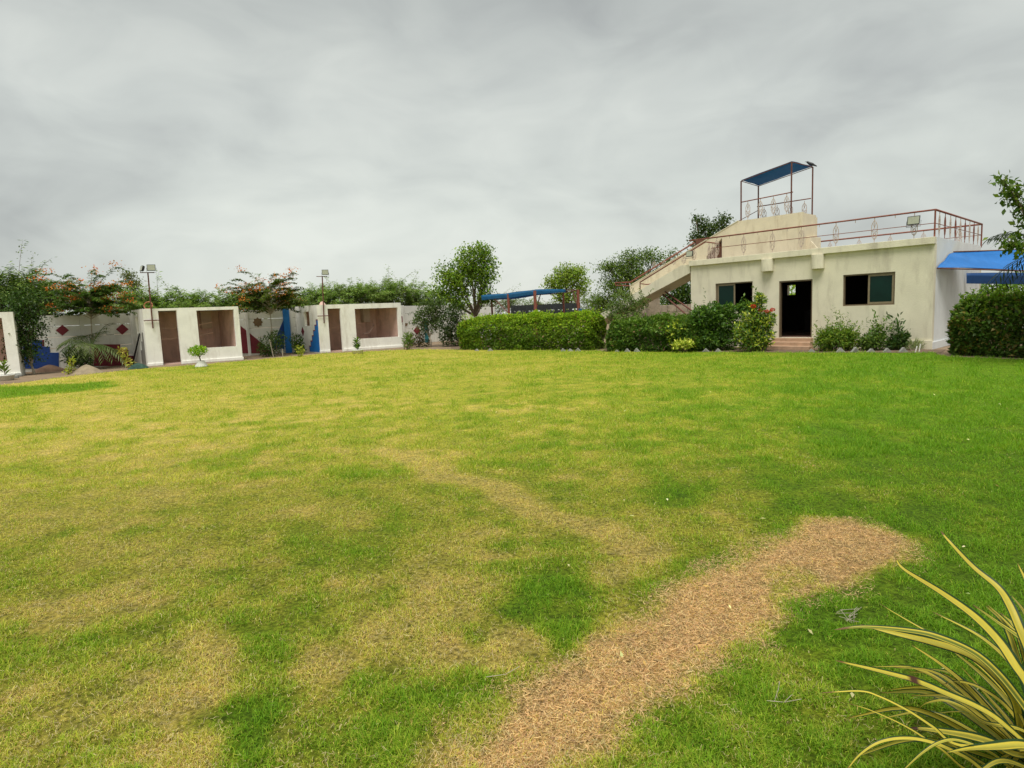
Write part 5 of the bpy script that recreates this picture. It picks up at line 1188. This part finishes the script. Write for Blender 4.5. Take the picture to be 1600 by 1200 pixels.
pxleaf([(1321,1098),(1360,1110),(1416,1136),(1470,1171),(1520,1205)], 1.95, 8, .3)
pxleaf([(1318,1210),(1343,1180),(1375,1160),(1416,1154),(1460,1162),(1510,1185),(1560,1215)], 1.9, 12, .1)
pxleaf([(1417,1138),(1440,1139),(1470,1143),(1514,1151),(1549,1161),(1590,1180)], 2.0, 18, 0, .04)
pxleaf([(1480,1176),(1514,1171),(1560,1168),(1600,1166),(1640,1180)], 1.85, 22, .5)
pxleaf([(1432,1114),(1440,1104),(1451,1098),(1475,1095),(1505,1106),(1540,1130)], 2.1, 9, .2)
pxleaf([(1473,1070),(1495,1065),(1527,1073),(1565,1098),(1600,1140)], 2.2, 9, .1)
pxleaf([(1520,945),(1558,972),(1600,1003),(1635,1050)], 2.5, 13, .1)
pxleaf([(1425,1008),(1470,1038),(1508,1070),(1545,1110),(1590,1160)], 2.25, 11, 0)
pxleaf([(1405,1210),(1440,1178),(1470,1160),(1500,1158),(1550,1178),(1590,1205)], 1.85, 10, .2)
pxleaf([(1543,945),(1570,970),(1600,1005),(1630,1060)], 2.55, 9, .2, 0, .8)
pxleaf([(1580,930),(1602,960),(1625,1020)], 2.6, 10, .1)
pxleaf([(1590,880),(1612,930),(1632,1010)], 2.6, 13, .1)
pxleaf([(1480,1010),(1530,1050),(1570,1090),(1600,1130)], 2.3, 10, -.2, 0, .8)
pxleaf([(1500,1040),(1540,1085),(1575,1125),(1605,1165)], 2.25, 9, .3, 0, .75)
pxleaf([(1430,1130),(1480,1160),(1530,1190),(1580,1215)], 2.0, 8, .3, 0, .8)
pxleaf([(1455,1055),(1500,1085),(1550,1115),(1590,1150)], 2.1, 7, .4, 0, .7)
for k in range(36):
    az = (-.72 + 1.12*rng.random())*PI; el = .35 + .6*rng.random(); L_ = .5 + .35*rng.random()
    d_ = np.array([math.cos(az)*math.cos(el), math.sin(az)*math.cos(el), math.sin(el)]); r_ = fp + [math.cos(az)*.05, math.sin(az)*.05, .05]
    tip = r_ + d_*L_ - [0, 0, .2*L_*math.cos(el)]
    strap([tip, r_ + d_*L_*.66 + [0, 0, .02], r_ + d_*L_*.33 + [0, 0, .02], r_], .028 + .014*rng.random(), rng.normal()*.5, 0, .75 + .3*rng.random())
for k in range(15):                              # low leaves of the skirt
    az = (.55 + .75*rng.random())*PI; el = .12 + .5*rng.random(); L_ = .35 + .3*rng.random()
    d_ = np.array([math.cos(az)*math.cos(el), math.sin(az)*math.cos(el), math.sin(el)]); r_ = fp + [math.cos(az)*.05, math.sin(az)*.05, .06]
    tip = r_ + d_*L_ - [0, 0, .22*L_]; tip[2] = max(tip[2], .02)
    strap([tip, r_ + d_*L_*.66 + [0, 0, .02], r_ + d_*L_*.33 + [0, 0, .03], r_], .016 + .012*rng.random(), rng.normal()*.6, 0, .55 + .3*rng.random())
m = MB()
for k in range(14): a = rng.random()*2*PI; m.tube([fp + [0, 0, -.03], fp + [.06*math.cos(a), .06*math.sin(a), .12]], [.03, .012], 5)
m.build('stem', BARK, fpl)
# ------------------------------------------------------------------ small litter on the lawn
def twigs(label, c, segs, r_, cat='twig'):
    m = MB()
    for s_ in segs: m.tube([G(*p) + [0, 0, .025 + .015*rng.random()] for p in s_], r_, 4)
    return tag(m.build('twig', PALEBARK), label, cat)
twigs('pale forked twig lying on the grass left of the variegated plant', None, [[(1198, 1106), (1225, 1108), (1252, 1104)], [(1210, 1106), (1216, 1090), (1218, 1078)], [(1225, 1108), (1238, 1096)]], .0015)
twigs('thin dry stem lying on the grass near the middle front', None, [[(760, 1068), (790, 1062), (812, 1052)]], .0016)
twigs('small grey tangle of dry stems on the grass below the straw strip', None, [[(1306+rng.random()*40, 958+rng.random()*24), (1312+rng.random()*40, 960+rng.random()*22)] for _ in range(16)], .0012)
n_ = 55; u = rng.random(n_); P = np.array([G(300+1300*a, 570+ (b_**1.6)*560) for a, b_ in zip(rng.random(n_)*.65+.35, rng.random(n_))]); P[:, 2] = .035
sz = .014 + .03*rng.random(n_) + P[:, 1]*.0012
lit = np_mesh('leaf_litter', leaf_quads(P, rdir(n_)*[1, 1, .25], rdir(n_)*.5 + [0, 0, 1], sz, sz*.4), 4, np.repeat(jit((.62, .58, .40), n_, .3, (.4, .25, .12), .3), 4, 0), PETAL)
tag(lit, 'scattered pale fallen leaves and petals on the lawn', 'leaf litter', kind='stuff')
